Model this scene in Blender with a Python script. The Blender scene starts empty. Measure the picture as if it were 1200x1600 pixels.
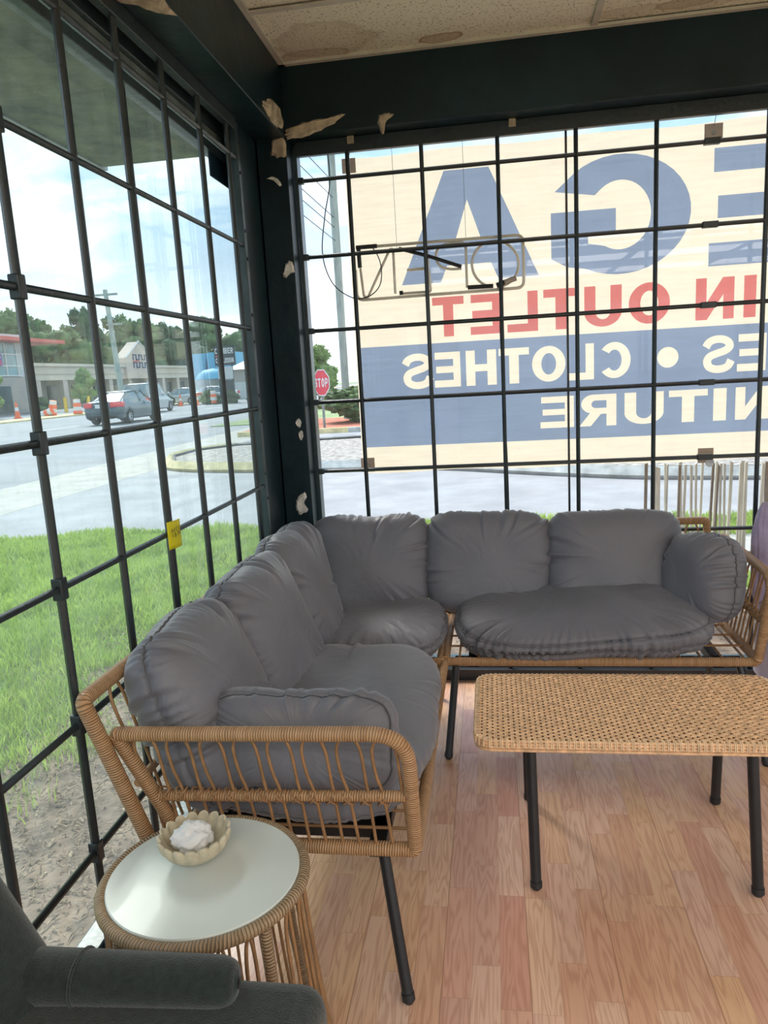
import bpy, math, random
import numpy as np
from mathutils import Vector, Matrix, noise
R = math.radians
PI = math.pi
random.seed(7)
rng = np.random.default_rng(7)
scene = bpy.context.scene
COL = scene.collection

# ------------------------------------------------------------------ camera, sky, sun, exposure
cam_d = bpy.data.cameras.new('camera')
cam = bpy.data.objects.new('camera', cam_d); COL.objects.link(cam)
cr = Vector((0.98865565, 0.13960847, -0.05540295)); cu = Vector((0.02875061, 0.18614134, 0.98210224)); cf = Vector((-0.14742257, 0.97255379, -0.18001586))
mw = Matrix((( cr.x, cu.x, -cf.x, 0.9035), (cr.y, cu.y, -cf.y, -3.193), (cr.z, cu.z, -cf.z, 1.372), (0, 0, 0, 1)))
cam.matrix_world = mw
cam_d.sensor_fit = 'VERTICAL'; cam_d.sensor_height = 24.0; cam_d.lens = 17.234
cam_d.clip_start = 0.02; cam_d.clip_end = 1000
scene.camera = cam
vs = scene.view_settings
vs.view_transform = 'Standard'; vs.look = 'None'; vs.gamma = 1.0; vs.exposure = 0.72
vs.use_curve_mapping = False

def nn(nt, typ, **kw):
    n = nt.nodes.new(typ)
    for k, v in kw.items():
        if k.startswith('i_'):
            key = k[2:]
            key = int(key) if key.isdigit() else key.replace('_', ' ')
            if hasattr(v, 'is_output'): nt.links.new(v, n.inputs[key])
            else: n.inputs[key].default_value = v
        else: setattr(n, k, v)
    return n
def mth(nt, op, a, b=None, c=None, clamp=False):
    n = nt.nodes.new('ShaderNodeMath'); n.operation = op; n.use_clamp = clamp
    for i, v in enumerate((a, b, c)):
        if v is None: continue
        if hasattr(v, 'is_output'): nt.links.new(v, n.inputs[i])
        else: n.inputs[i].default_value = v
    return n.outputs[0]
def ramp(nt, fac, stops, interp='LINEAR'):
    n = nt.nodes.new('ShaderNodeValToRGB'); n.color_ramp.interpolation = interp
    el = n.color_ramp.elements
    while len(el) < len(stops): el.new(0.5)
    for e, (p, c) in zip(el, stops):
        e.position = p; e.color = (c[0], c[1], c[2], 1)
    nt.links.new(fac, n.inputs[0]); return n.outputs[0]
def mixc(nt, fac, a, b, mode='MIX'):
    n = nt.nodes.new('ShaderNodeMix'); n.data_type = 'RGBA'; n.blend_type = mode
    for sock, v in ((n.inputs[0], fac), (n.inputs[6], a), (n.inputs[7], b)):
        if hasattr(v, 'is_output'): nt.links.new(v, sock)
        elif isinstance(v, (int, float)): sock.default_value = v
        else: sock.default_value = (v[0], v[1], v[2], 1)
    return n.outputs[2]

W = bpy.data.worlds.new('sky'); scene.world = W; W.use_nodes = True
nt = W.node_tree; nt.nodes.clear()
tc = nn(nt, 'ShaderNodeTexCoord')
sp = nn(nt, 'ShaderNodeSeparateXYZ', i_0=tc.outputs['Generated'])
zc = mth(nt, 'ADD', mth(nt, 'MAXIMUM', sp.outputs[2], 0.0), 0.16)
px = mth(nt, 'DIVIDE', sp.outputs[0], zc); py = mth(nt, 'DIVIDE', sp.outputs[1], zc)
cx = nn(nt, 'ShaderNodeCombineXYZ', i_0=mth(nt, 'MULTIPLY', px, 0.9), i_1=mth(nt, 'MULTIPLY', py, 1.3), i_2=0.3)
nz = nn(nt, 'ShaderNodeTexNoise', i_Vector=cx.outputs[0], i_Scale=1.15, i_Detail=7.0, i_Roughness=0.55, i_Distortion=0.4)
clouds = ramp(nt, nz.outputs[0], [(0.32, (0.24, 0.40, 0.60)), (0.46, (0.33, 0.50, 0.70)), (0.54, (0.56, 0.68, 0.80)), (0.66, (0.98, 0.98, 1.0))])
hor = ramp(nt, sp.outputs[2], [(0.0, (1, 1, 1)), (0.10, (0.75, 0.75, 0.75)), (0.25, (0, 0, 0))])
skyc = mixc(nt, mth(nt, 'MULTIPLY', hor, 0.7), clouds, (0.90, 0.92, 0.94))
below = mth(nt, 'LESS_THAN', sp.outputs[2], -0.01)
skyc = mixc(nt, below, skyc, (0.35, 0.37, 0.36))
bg = nn(nt, 'ShaderNodeBackground', i_Color=skyc, i_Strength=1.25)
wo = nn(nt, 'ShaderNodeOutputWorld'); nt.links.new(bg.outputs[0], wo.inputs[0])

def lamp(name, typ, loc, energy, color=(1, 1, 1), direction=None, **kw):
    d = bpy.data.lights.new(name, typ); d.energy = energy; d.color = color
    for k, v in kw.items(): setattr(d, k, v)
    o = bpy.data.objects.new(name, d); COL.objects.link(o); o.location = loc
    if direction: o.rotation_euler = Vector(direction).to_track_quat('-Z', 'Y').to_euler()
    return o
SUN_E = 3.2
lamp('sun', 'SUN', (-20, 20, 30), SUN_E, (1.0, 0.95, 0.88), (0.42, -0.62, -0.75), angle=R(22))
# unseen ceiling panels added for fill (the panels themselves are built with the ceiling)
FILL_PANELS = [(x, y) for y in (-4.50, -5.72, -6.94) for x in (0.72, 1.92, 3.12, 4.32)]
FILL_PANEL_W = 9

# ------------------------------------------------------------------ mesh helpers
def wloc(o):
    v = Vector((0, 0, 0))
    while o is not None:
        v += o.location; o = o.parent
    return v
class MB:
    def __init__(s): s.v = []; s.f = []; s.u = []; s.m = []; s.n = 0; s.mi = 0
    def add(s, verts, faces, uvs=None):
        verts = np.asarray(verts, float).reshape(-1, 3); s.v.append(verts)
        for i, fc in enumerate(faces):
            s.f.append([k + s.n for k in fc]); s.u.append(uvs[i] if uvs is not None else [(0, 0)] * len(fc)); s.m.append(s.mi)
        s.n += len(verts)
        return s
    def box(s, a, b, rot=None, piv=None):
        x0, y0, z0 = a; x1, y1, z1 = b
        v = np.array([(x0, y0, z0), (x1, y0, z0), (x1, y1, z0), (x0, y1, z0), (x0, y0, z1), (x1, y0, z1), (x1, y1, z1), (x0, y1, z1)], float)
        if rot is not None:
            p = np.array(piv if piv is not None else (v.mean(0))); v = (v - p) @ np.array(rot).T + p
        return s.add(v, [(0, 3, 2, 1), (4, 5, 6, 7), (0, 1, 5, 4), (1, 2, 6, 5), (2, 3, 7, 6), (3, 0, 4, 7)])
    def tube(s, pts, r, sides=8, closed=False, cap=True, flat=1.0, ref=None):
        P = np.asarray(pts, float); n = len(P)
        rr = np.full(n, r, float) if np.isscalar(r) else np.asarray(r, float)
        T = np.zeros_like(P)
        for i in range(n):
            a = P[(i - 1) % n] if (closed or i > 0) else P[0]
            b = P[(i + 1) % n] if (closed or i < n - 1) else P[-1]
            t = b - a; T[i] = t / (np.linalg.norm(t) + 1e-12)
        r0 = np.array(ref if ref is not None else ((0, 0, 1) if abs(T[0][2]) < 0.9 else (0, 1, 0)), float)
        V = []; N = r0 - T[0] * (r0 @ T[0]); N /= np.linalg.norm(N)
        for i in range(n):
            if i: N = N - T[i] * (N @ T[i]); N /= (np.linalg.norm(N) + 1e-12)
            B = np.cross(T[i], N)
            for k in range(sides):
                a = 2 * PI * k / sides
                V.append(P[i] + rr[i] * (math.cos(a) * N * flat + math.sin(a) * B))
        L = np.concatenate([[0], np.cumsum(np.linalg.norm(np.diff(np.vstack([P, P[:1]]) if closed else P, axis=0), axis=1))])
        F = []; U = []
        m = n if closed else n - 1
        for i in range(m):
            j = (i + 1) % n
            for k in range(sides):
                q = (k + 1) % sides
                F.append((i * sides + k, j * sides + k, j * sides + q, i * sides + q))
                U.append([(L[i], k / sides), (L[i + 1], k / sides), (L[i + 1], (k + 1) / sides), (L[i], (k + 1) / sides)])
        if cap and not closed:
            F.append(tuple(range(sides))[::-1]); U.append([(L[0], 0)] * sides)
            F.append(tuple((n - 1) * sides + k for k in range(sides))); U.append([(L[-1], 0)] * sides)
        return s.add(V, F, U)
    def cyl(s, a, b, r, sides=16, r2=None):
        return s.tube([a, b], [r, r if r2 is None else r2], sides)
    def grid(s, P, close_u=False, close_v=False):
        a, b = P.shape[:2]; F = []; U = []
        for i in range(a if close_u else a - 1):
            for j in range(b if close_v else b - 1):
                i2, j2 = (i + 1) % a, (j + 1) % b
                F.append((i * b + j, i2 * b + j, i2 * b + j2, i * b + j2))
                U.append([(i / a, j / b), ((i + 1) / a, j / b), ((i + 1) / a, (j + 1) / b), (i / a, (j + 1) / b)])
        return s.add(P.reshape(-1, 3), F, U)
    def lathe(s, prof, c=(0, 0, 0), sides=32):
        P = np.array([[(c[0] + r * math.cos(2 * PI * k / sides), c[1] + r * math.sin(2 * PI * k / sides), c[2] + z) for r, z in prof] for k in range(sides)])
        return s.grid(P, close_u=True)
    def ball(s, c, r, nu=16, nv=10):
        r = np.array((r, r, r) if np.isscalar(r) else r, float)
        P = np.array([[(c[0] + r[0] * math.cos(a) * math.sin(b), c[1] + r[1] * math.sin(a) * math.sin(b), c[2] + r[2] * math.cos(b))
              for b in np.linspace(1e-3, PI - 1e-3, nv)] for a in np.linspace(0, 2 * PI, nu, endpoint=False)])
        P = P[:, ::-1]
        return s.grid(P, close_u=True)
    def poly(s, pts): return s.add(pts, [tuple(range(len(pts)))])
    def prism(s, pts, vec):      # planar polygon extruded along vec
        P = np.asarray(pts, float); n = len(P); v = np.array(vec, float)
        F = [tuple(range(n))[::-1], tuple(range(n, 2 * n))] + [(i, (i + 1) % n, n + (i + 1) % n, n + i) for i in range(n)]
        return s.add(np.vstack([P, P + v]), F)
    def build(s, name, mat, parent=None, smooth=True, bevel=0, sub=0, auto=40):
        V = np.vstack(s.v)
        if parent is not None: V = V - np.array(wloc(parent))
        me = bpy.data.meshes.new(name); me.from_pydata(V.tolist(), [], s.f); me.update()
        uv = me.uv_layers.new(name='UVMap')
        flat = [c for f in s.u for p in f for c in p]
        uv.data.foreach_set('uv', flat)
        for m in (mat if isinstance(mat, (list, tuple)) else [mat]): me.materials.append(m)
        me.polygons.foreach_set('material_index', s.m)
        o = bpy.data.objects.new(name, me); COL.objects.link(o)
        if parent is not None: o.parent = parent
        if smooth:
            me.polygons.foreach_set('use_smooth', [True] * len(me.polygons))
            if auto: me.set_sharp_from_angle(angle=R(auto))
        if bevel:
            b = o.modifiers.new('bevel', 'BEVEL'); b.width = bevel; b.segments = 3; b.limit_method = 'ANGLE'; b.angle_limit = R(40)
        if sub:
            b = o.modifiers.new('sub', 'SUBSURF'); b.levels = sub; b.render_levels = sub
        return o
def tag(o, label=None, cat=None, group=None, kind=None):
    if label: o['label'] = label
    if cat: o['category'] = cat
    if group: o['group'] = group
    if kind: o['kind'] = kind
    return o
def thing(name, loc, label, cat, group=None, kind=None):
    o = bpy.data.objects.new(name, None); COL.objects.link(o); o.location = loc; o.empty_display_size = 0.1
    return tag(o, label, cat, group, kind)
def struct(o, label=None): return tag(o, label, kind='structure')
def copy_tree(o, parent=None):
    c = o.copy(); COL.objects.link(c); c.parent = parent
    for ch in list(o.children): copy_tree(ch, c)
    return c
def bez(pts, n=12, closed=False):       # Catmull-Rom through pts
    P = [np.array(p, float) for p in pts]; out = []
    m = len(P); rngi = m if closed else m - 1
    for i in range(rngi):
        g = (lambda k: P[k % m]) if closed else (lambda k: P[min(max(k, 0), m - 1)])
        p0, p1, p2, p3 = g(i - 1), g(i), g(i + 1), g(i + 2)
        for t in np.linspace(0, 1, n, endpoint=False):
            out.append(0.5 * ((2 * p1) + (-p0 + p2) * t + (2 * p0 - 5 * p1 + 4 * p2 - p3) * t * t + (-p0 + 3 * p1 - 3 * p2 + p3) * t ** 3))
    if not closed: out.append(P[-1])
    return np.array(out)
def rounded(pts, r, n=8, closed=False):  # polyline with rounded corners
    P = [np.array(p, float) for p in pts]; m = len(P); out = []
    rs = r if isinstance(r, (list, tuple)) else [r] * m
    for i in range(m):
        if not closed and i in (0, m - 1): out.append(P[i]); continue
        a, b, c = P[(i - 1) % m], P[i], P[(i + 1) % m]
        if rs[i] <= 0: out.append(b); continue
        da, dc = a - b, c - b; la, lc = np.linalg.norm(da), np.linalg.norm(dc)
        k = min(rs[i], la * .49, lc * .49)
        p, q = b + da / la * k, b + dc / lc * k
        for t in np.linspace(0, 1, n): out.append((1 - t) ** 2 * p + 2 * t * (1 - t) * b + t * t * q)
    return np.array(out)

# ------------------------------------------------------------------ materials
def mat(name, col, rough=0.5, metal=0.0, var=0.12, vs=12.0, bump=0.0, bs=60.0, col2=None, spec=0.5, sheen=0.0, coords='Object', detail=4.0, stretch=None, trans=0.0, coat=0.0, vlo=0.35, vhi=0.65):
    m = bpy.data.materials.new(name); m.use_nodes = True; nt = m.node_tree
    b = nt.nodes['Principled BSDF']
    tc = nn(nt, 'ShaderNodeTexCoord'); vec = tc.outputs[coords]
    if stretch:
        mp = nn(nt, 'ShaderNodeMapping', i_Vector=vec, i_Scale=stretch); vec = mp.outputs[0]
    nz = nn(nt, 'ShaderNodeTexNoise', i_Vector=vec, i_Scale=vs, i_Detail=detail, i_Roughness=0.6)
    c2 = col2 or tuple(c * (1 - var) for c in col)
    c1 = col if col2 else tuple(min(1, c * (1 + var)) for c in col)
    c = ramp(nt, nz.outputs[0], [(vlo, c2), (vhi, c1)])
    nt.links.new(c, b.inputs['Base Color'])
    b.inputs['Roughness'].default_value = rough; b.inputs['Metallic'].default_value = metal
    b.inputs['Specular IOR Level'].default_value = spec
    b.inputs['Sheen Weight'].default_value = sheen
    b.inputs['Coat Weight'].default_value = coat
    if bump:
        n2 = nn(nt, 'ShaderNodeTexNoise', i_Vector=vec, i_Scale=bs, i_Detail=3.0)
        bp = nn(nt, 'ShaderNodeBump', i_Height=n2.outputs[0], i_Strength=bump, i_Distance=0.01)
        nt.links.new(bp.outputs[0], b.inputs['Normal'])
    if trans:
        tr = nn(nt, 'ShaderNodeBsdfTranslucent'); nt.links.new(c, tr.inputs[0])
        mx = nn(nt, 'ShaderNodeMixShader', i_0=trans); nt.links.new(b.outputs[0], mx.inputs[1]); nt.links.new(tr.outputs[0], mx.inputs[2])
        nt.links.new(mx.outputs[0], nt.nodes['Material Output'].inputs[0])
    return m
def rattan_mat(name, ca, cb, pitch=0.0042, depth=0.6):
    m = bpy.data.materials.new(name); m.use_nodes = True; nt = m.node_tree; b = nt.nodes['Principled BSDF']
    uv = nn(nt, 'ShaderNodeUVMap'); sp = nn(nt, 'ShaderNodeSeparateXYZ', i_0=uv.outputs[0])
    tc = nn(nt, 'ShaderNodeTexCoord')
    wob = nn(nt, 'ShaderNodeTexNoise', i_Vector=tc.outputs['Object'], i_Scale=25.0)
    u = mth(nt, 'ADD', mth(nt, 'MULTIPLY', sp.outputs[0], 1 / pitch), mth(nt, 'MULTIPLY', wob.outputs[0], 1.2))
    u = mth(nt, 'ADD', u, mth(nt, 'MULTIPLY', sp.outputs[1], 1.0))
    fr = mth(nt, 'FRACT', u); tri = mth(nt, 'SUBTRACT', 1.0, mth(nt, 'ABSOLUTE', mth(nt, 'SUBTRACT', mth(nt, 'MULTIPLY', fr, 2.0), 1.0)))
    h = mth(nt, 'POWER', tri, 0.5)
    idn = nn(nt, 'ShaderNodeTexWhiteNoise', noise_dimensions='1D'); nt.links.new(mth(nt, 'FLOOR', u), idn.inputs['W'])
    c = mixc(nt, idn.outputs[0], ca, cb)
    n3 = nn(nt, 'ShaderNodeTexNoise', i_Vector=tc.outputs['Object'], i_Scale=9.0)
    c = mixc(nt, mth(nt, 'MULTIPLY', n3.outputs[0], 0.5), c, tuple(x * .62 for x in ca))
    c = mixc(nt, ramp(nt, tri, [(0.0, (1, 1, 1)), (0.35, (0, 0, 0))]), c, tuple(x * .3 for x in cb))
    nt.links.new(c, b.inputs['Base Color']); b.inputs['Roughness'].default_value = 0.42
    bp = nn(nt, 'ShaderNodeBump', i_Height=h, i_Strength=depth, i_Distance=0.003); nt.links.new(bp.outputs[0], b.inputs['Normal'])
    return m
RAT = rattan_mat('rattan_wrap', (0.58, 0.345, 0.175), (0.45, 0.25, 0.115), 0.0056, .9)
RATG = rattan_mat('rattan_wrap_greyish', (0.46, 0.32, 0.185), (0.35, 0.235, 0.13), 0.0062, .9)
ROD = mat('rattan_rod', (0.30, 0.165, 0.075), 0.4, var=0.2, vs=30)
RODL = mat('rattan_strand', (0.72, 0.45, 0.25), 0.34, var=0.25, vs=60)
RODV = mat('rattan_strand_upright', (0.84, 0.60, 0.37), 0.34, var=0.15, vs=60)
BLACK = mat('black_powder_coat', (0.012, 0.014, 0.016), 0.38, var=0.2, vs=40, bump=0.1, bs=300)
GRILLE = mat('grille_black_paint', (0.016, 0.024, 0.028), 0.35, var=0.3, vs=8, bump=0.15, bs=60)
TEAL = mat('black_teal_wall_paint', (0.006, 0.019, 0.026), 0.4, var=0.35, vs=3, bump=0.35, bs=14, spec=0.3)
TEALM = mat('painted_window_metal', (0.030, 0.052, 0.060), 0.3, var=0.35, vs=6, bump=0.15, bs=30)
ALU = mat('weathered_aluminium', (0.22, 0.25, 0.24), 0.42, metal=0.35, var=0.35, vs=10)
PLASTER = mat('torn_plaster', (0.42, 0.34, 0.25), 0.9, var=0.3, vs=25, bump=0.5, bs=40)
PAPER = mat('torn_paper', (0.72, 0.70, 0.66), 0.9, var=0.15, vs=40)
def fabric(name, col, seed=0.0):
    m = bpy.data.materials.new(name); m.use_nodes = True; nt = m.node_tree; b = nt.nodes['Principled BSDF']
    tc = nn(nt, 'ShaderNodeTexCoord')
    n1 = nn(nt, 'ShaderNodeTexNoise', i_Vector=tc.outputs['Object'], i_Scale=3.0, i_Detail=3.0)
    c = ramp(nt, n1.outputs[0], [(0.3, tuple(x * .9 for x in col)), (0.7, tuple(x * 1.08 for x in col))])
    nt.links.new(c, b.inputs['Base Color']); b.inputs['Roughness'].default_value = 0.5
    b.inputs['Sheen Weight'].default_value = 0.25; b.inputs['Sheen Roughness'].default_value = 0.4; b.inputs['Specular IOR Level'].default_value = 0.35
    mp = nn(nt, 'ShaderNodeMapping', i_Vector=tc.outputs['Object'], i_Location=(seed, seed * 2, 0), i_Scale=(1.0, 1.0, 1.0))
    n2 = nn(nt, 'ShaderNodeTexNoise', i_Vector=mp.outputs[0], i_Scale=7.0, i_Detail=4.0, i_Distortion=1.2)
    rid = mth(nt, 'ABSOLUTE', mth(nt, 'SUBTRACT', n2.outputs[0], 0.5))
    n3 = nn(nt, 'ShaderNodeTexNoise', i_Vector=tc.outputs['Object'], i_Scale=450.0)
    h = mth(nt, 'ADD', mth(nt, 'MULTIPLY', rid, 1.0), mth(nt, 'MULTIPLY', n3.outputs[0], 0.02))
    bp = nn(nt, 'ShaderNodeBump', i_Height=h, i_Strength=0.35, i_Distance=0.02); nt.links.new(bp.outputs[0], b.inputs['Normal'])
    return m
FAB = fabric('grey_cushion_cloth', (0.160, 0.160, 0.182))
FABP = fabric('grey_piping_cloth', (0.13, 0.132, 0.145))
GREEN = mat('charcoal_green_felt', (0.018, 0.026, 0.024), 0.95, var=0.25, vs=90, bump=0.3, bs=400, sheen=0.3, spec=.3)
PURPLE = mat('lavender_ribbed_velvet', (0.30, 0.25, 0.38), 0.7, var=0.2, vs=10, bump=0.2, bs=200, sheen=0.5)

def glass_mat(name, haze, hazecol, tint=(0.90, 0.95, 0.94), streak=True):
    m = bpy.data.materials.new(name); m.use_nodes = True; nt = m.node_tree; nt.nodes.clear()
    tc = nn(nt, 'ShaderNodeTexCoord')
    tr = nn(nt, 'ShaderNodeBsdfTransparent', i_Color=(*tint, 1))
    gl = nn(nt, 'ShaderNodeBsdfGlossy', i_Color=(1, 1, 1, 1), i_Roughness=0.0)
    geo = nn(nt, 'ShaderNodeNewGeometry'); dt = nn(nt, 'ShaderNodeVectorMath', operation='DOT_PRODUCT')
    nt.links.new(geo.outputs['Incoming'], dt.inputs[0]); nt.links.new(geo.outputs['Normal'], dt.inputs[1])
    cs_ = mth(nt, 'SUBTRACT', 1.0, mth(nt, 'ABSOLUTE', dt.outputs['Value']), clamp=True)
    fz = mth(nt, 'ADD', mth(nt, 'MULTIPLY', mth(nt, 'POWER', cs_, 5.0), 0.8), 0.012)
    m1 = nn(nt, 'ShaderNodeMixShader', i_0=fz); nt.links.new(tr.outputs[0], m1.inputs[1]); nt.links.new(gl.outputs[0], m1.inputs[2])
    df = nn(nt, 'ShaderNodeBsdfDiffuse', i_Color=(*hazecol, 1)); tl = nn(nt, 'ShaderNodeBsdfTranslucent', i_Color=(*hazecol, 1))
    m2 = nn(nt, 'ShaderNodeMixShader', i_0=0.75); nt.links.new(df.outputs[0], m2.inputs[1]); nt.links.new(tl.outputs[0], m2.inputs[2])
    mp = nn(nt, 'ShaderNodeMapping', i_Vector=tc.outputs['Object'], i_Scale=(9, 9, 1.0))
    n1 = nn(nt, 'ShaderNodeTexNoise', i_Vector=mp.outputs[0], i_Scale=2.2, i_Detail=5.0, i_Roughness=0.7)
    n2 = nn(nt, 'ShaderNodeTexNoise', i_Vector=tc.outputs['Object'], i_Scale=70.0, i_Detail=3.0)
    spk = ramp(nt, n2.outputs[0], [(0.60, (0, 0, 0)), (0.72, (1, 1, 1))])
    f = mth(nt, 'MULTIPLY', ramp(nt, n1.outputs[0], [(0.30, (0.35, 0.35, 0.35)), (0.72, (1.0, 1.0, 1.0))]), haze)
    f = mth(nt, 'ADD', mth(nt, 'MULTIPLY', f, 1.6), mth(nt, 'MULTIPLY', spk, haze * 1.2), clamp=True)
    m3 = nn(nt, 'ShaderNodeMixShader'); nt.links.new(f, m3.inputs[0]); nt.links.new(m1.outputs[0], m3.inputs[1]); nt.links.new(m2.outputs[0], m3.inputs[2])
    o = nn(nt, 'ShaderNodeOutputMaterial'); nt.links.new(m3.outputs[0], o.inputs[0])
    return m
GLASSL = glass_mat('dusty_window_glass', 0.066, (0.86, 0.90, 0.88))
GLASSB = glass_mat('window_glass', 0.015, (0.9, 0.9, 0.9), (.965, .97, .97))

# laminate floor: three-strip boards running along y
def floor_mat():
    m = bpy.data.materials.new('laminate_planks'); m.use_nodes = True; nt = m.node_tree; b = nt.nodes['Principled BSDF']
    tc = nn(nt, 'ShaderNodeTexCoord'); sp = nn(nt, 'ShaderNodeSeparateXYZ', i_0=tc.outputs['Object'])
    x = mth(nt, 'ADD', sp.outputs[0], 0.045); y = sp.outputs[1]
    sw = 0.0667
    sx = mth(nt, 'DIVIDE', x, sw); ix = mth(nt, 'FLOOR', sx); fx = mth(nt, 'FRACT', sx)
    w1 = nn(nt, 'ShaderNodeTexWhiteNoise', noise_dimensions='1D'); nt.links.new(ix, w1.inputs['W'])
    yy = mth(nt, 'DIVIDE', mth(nt, 'ADD', y, mth(nt, 'MULTIPLY', w1.outputs[0], 3.0)), 0.36)
    iy = mth(nt, 'FLOOR', yy); fy = mth(nt, 'FRACT', yy)
    cv = nn(nt, 'ShaderNodeCombineXYZ', i_0=ix, i_1=iy)
    w2 = nn(nt, 'ShaderNodeTexWhiteNoise', noise_dimensions='2D', i_Vector=cv.outputs[0])
    # grain coordinates, shifted per strip
    gx = mth(nt, 'ADD', x, mth(nt, 'MULTIPLY', w2.outputs[0], 5.0))
    gv = nn(nt, 'ShaderNodeCombineXYZ', i_0=mth(nt, 'MULTIPLY', gx, 30.0), i_1=mth(nt, 'MULTIPLY', mth(nt, 'ADD', y, w2.outputs[0]), 2.6), i_2=mth(nt, 'MULTIPLY', w2.outputs[0], 9.0))
    g1 = nn(nt, 'ShaderNodeTexNoise', i_Vector=gv.outputs[0], i_Scale=1.0, i_Detail=2.0, i_Distortion=0.3)
    rings = mth(nt, 'SINE', mth(nt, 'MULTIPLY', g1.outputs[0], 52.0))
    rings = mth(nt, 'MULTIPLY', mth(nt, 'ADD', rings, 1.0), 0.5)
    gv2 = nn(nt, 'ShaderNodeCombineXYZ', i_0=mth(nt, 'MULTIPLY', gx, 300.0), i_1=mth(nt, 'MULTIPLY', y, 10.0))
    g2 = nn(nt, 'ShaderNodeTexNoise', i_Vector=gv2.outputs[0], i_Scale=1.0, i_Detail=3.0)
    base = ramp(nt, w2.outputs[0], [(0.0, (0.72, 0.43, 0.33)), (0.2, (0.80, 0.51, 0.34)), (0.38, (0.68, 0.36, 0.27)), (0.5, (0.82, 0.55, 0.42)), (0.64, (0.74, 0.42, 0.31)), (0.8, (0.78, 0.48, 0.29)), (0.9, (0.80, 0.52, 0.43)), (0.97, (0.84, 0.62, 0.54))], 'CONSTANT')
    bx = mth(nt, 'FLOOR', mth(nt, 'DIVIDE', x, sw * 3)); w3 = nn(nt, 'ShaderNodeTexWhiteNoise', noise_dimensions='1D'); nt.links.new(bx, w3.inputs['W'])
    base = mixc(nt, mth(nt, 'MULTIPLY', w3.outputs[0], 0.35), base, (0.80, 0.50, 0.23))
    dk = mixc(nt, 0.45, base, (0.40, 0.15, 0.09))
    c = mixc(nt, mth(nt, 'MULTIPLY', mth(nt, 'POWER', rings, 2.0), 0.85), base, dk)
    c = mixc(nt, mth(nt, 'MULTIPLY', g2.outputs[0], 0.22), c, (0.70, 0.46, 0.34))
    def edge(f, w): return mth(nt, 'LESS_THAN', mth(nt, 'MINIMUM', f, mth(nt, 'SUBTRACT', 1.0, f)), w)
    e1 = mth(nt, 'MAXIMUM', edge(fx, 0.008), edge(fy, 0.002))
    c = mixc(nt, mth(nt, 'MULTIPLY', e1, 0.35), c, (0.35, 0.18, 0.10))
    fb = mth(nt, 'FRACT', mth(nt, 'DIVIDE', x, sw * 3)); e2 = edge(fb, 0.006)
    c = mixc(nt, mth(nt, 'MULTIPLY', e2, 0.55), c, (0.25, 0.12, 0.06))
    n5 = nn(nt, 'ShaderNodeTexNoise', i_Vector=tc.outputs['Object'], i_Scale=3.0, i_Detail=4.0)
    rr = ramp(nt, n5.outputs[0], [(0.3, (0.24, 0.24, 0.24)), (0.7, (0.33, 0.33, 0.33))])
    b.inputs['Roughness'].default_value = 0.27; nt.links.new(c, b.inputs['Base Color'])
    b.inputs['Specular IOR Level'].default_value = 0.6
    bp = nn(nt, 'ShaderNodeBump', i_Height=mth(nt, 'ADD', g2.outputs[0], mth(nt, 'MULTIPLY', e2, -2.0)), i_Strength=0.05, i_Distance=0.003); nt.links.new(bp.outputs[0], b.inputs['Normal'])
    return m
FLOORM = floor_mat()
def ceil_mat():
    m = bpy.data.materials.new('ceiling_tile'); m.use_nodes = True; nt = m.node_tree; b = nt.nodes['Principled BSDF']
    tc = nn(nt, 'ShaderNodeTexCoord')
    n1 = nn(nt, 'ShaderNodeTexNoise', i_Vector=tc.outputs['Object'], i_Scale=120.0, i_Detail=2.0)
    pit = ramp(nt, n1.outputs[0], [(0.33, (0.45, 0.45, 0.45)), (0.42, (1, 1, 1))])
    c = mixc(nt, 1.0, (0.74, 0.70, 0.58), pit, 'MULTIPLY')
    # water stains: rings with a shape of their own
    def stain(cx, cy, rx, ry, strength, c):
        mp = nn(nt, 'ShaderNodeMapping', i_Vector=tc.outputs['Object'], i_Location=(-cx / rx, -cy / ry, 0), i_Scale=(1 / rx, 1 / ry, 0.0))
        nz = nn(nt, 'ShaderNodeTexNoise', i_Vector=tc.outputs['Object'], i_Scale=9.0, i_Detail=3.0)
        ln = nn(nt, 'ShaderNodeVectorMath', operation='LENGTH'); nt.links.new(mp.outputs[0], ln.inputs[0])
        d = mth(nt, 'ADD', ln.outputs['Value'], mth(nt, 'MULTIPLY', mth(nt, 'SUBTRACT', nz.outputs[0], 0.5), 0.9))
        f = ramp(nt, d, [(0.0, (0.5, 0.5, 0.5)), (0.75, (0.55, 0.55, 0.55)), (0.9, (1, 1, 1)), (1.0, (0, 0, 0))])
        return mixc(nt, mth(nt, 'MULTIPLY', f, strength), c, (0.30, 0.19, 0.10))
    c = stain(0.76, -0.165, 0.085, 0.04, 0.95, c)
    c = stain(0.33, -0.25, 0.20, 0.16, 0.35, c)
    c = stain(0.27, -0.15, 0.16, 0.05, 0.55, c)
    c = stain(1.62, -0.18, 0.10, 0.04, 0.6, c)
    c = stain(1.55, -0.16, 0.25, 0.05, 0.35, c)
    nt.links.new(c, b.inputs['Base Color']); b.inputs['Roughness'].default_value = 0.95
    bp = nn(nt, 'ShaderNodeBump', i_Height=n1.outputs[0], i_Strength=0.4, i_Distance=0.004); nt.links.new(bp.outputs[0], b.inputs['Normal'])
    return m
CEILM = ceil_mat()
WHITEW = mat('shop_wall_paint', (0.60, 0.58, 0.54), 0.9, var=0.05)
TRACK = mat('ceiling_track', (0.50, 0.47, 0.41), 0.6, var=0.1)

# ------------------------------------------------------------------ room shell
XR, YB, ZC = 5.0, -8.2, 2.6
G = -0.03
struct(MB().box((-0.12, YB, -0.06), (XR, 0.12, 0.0)).build('floor', FLOORM, smooth=False))
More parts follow.
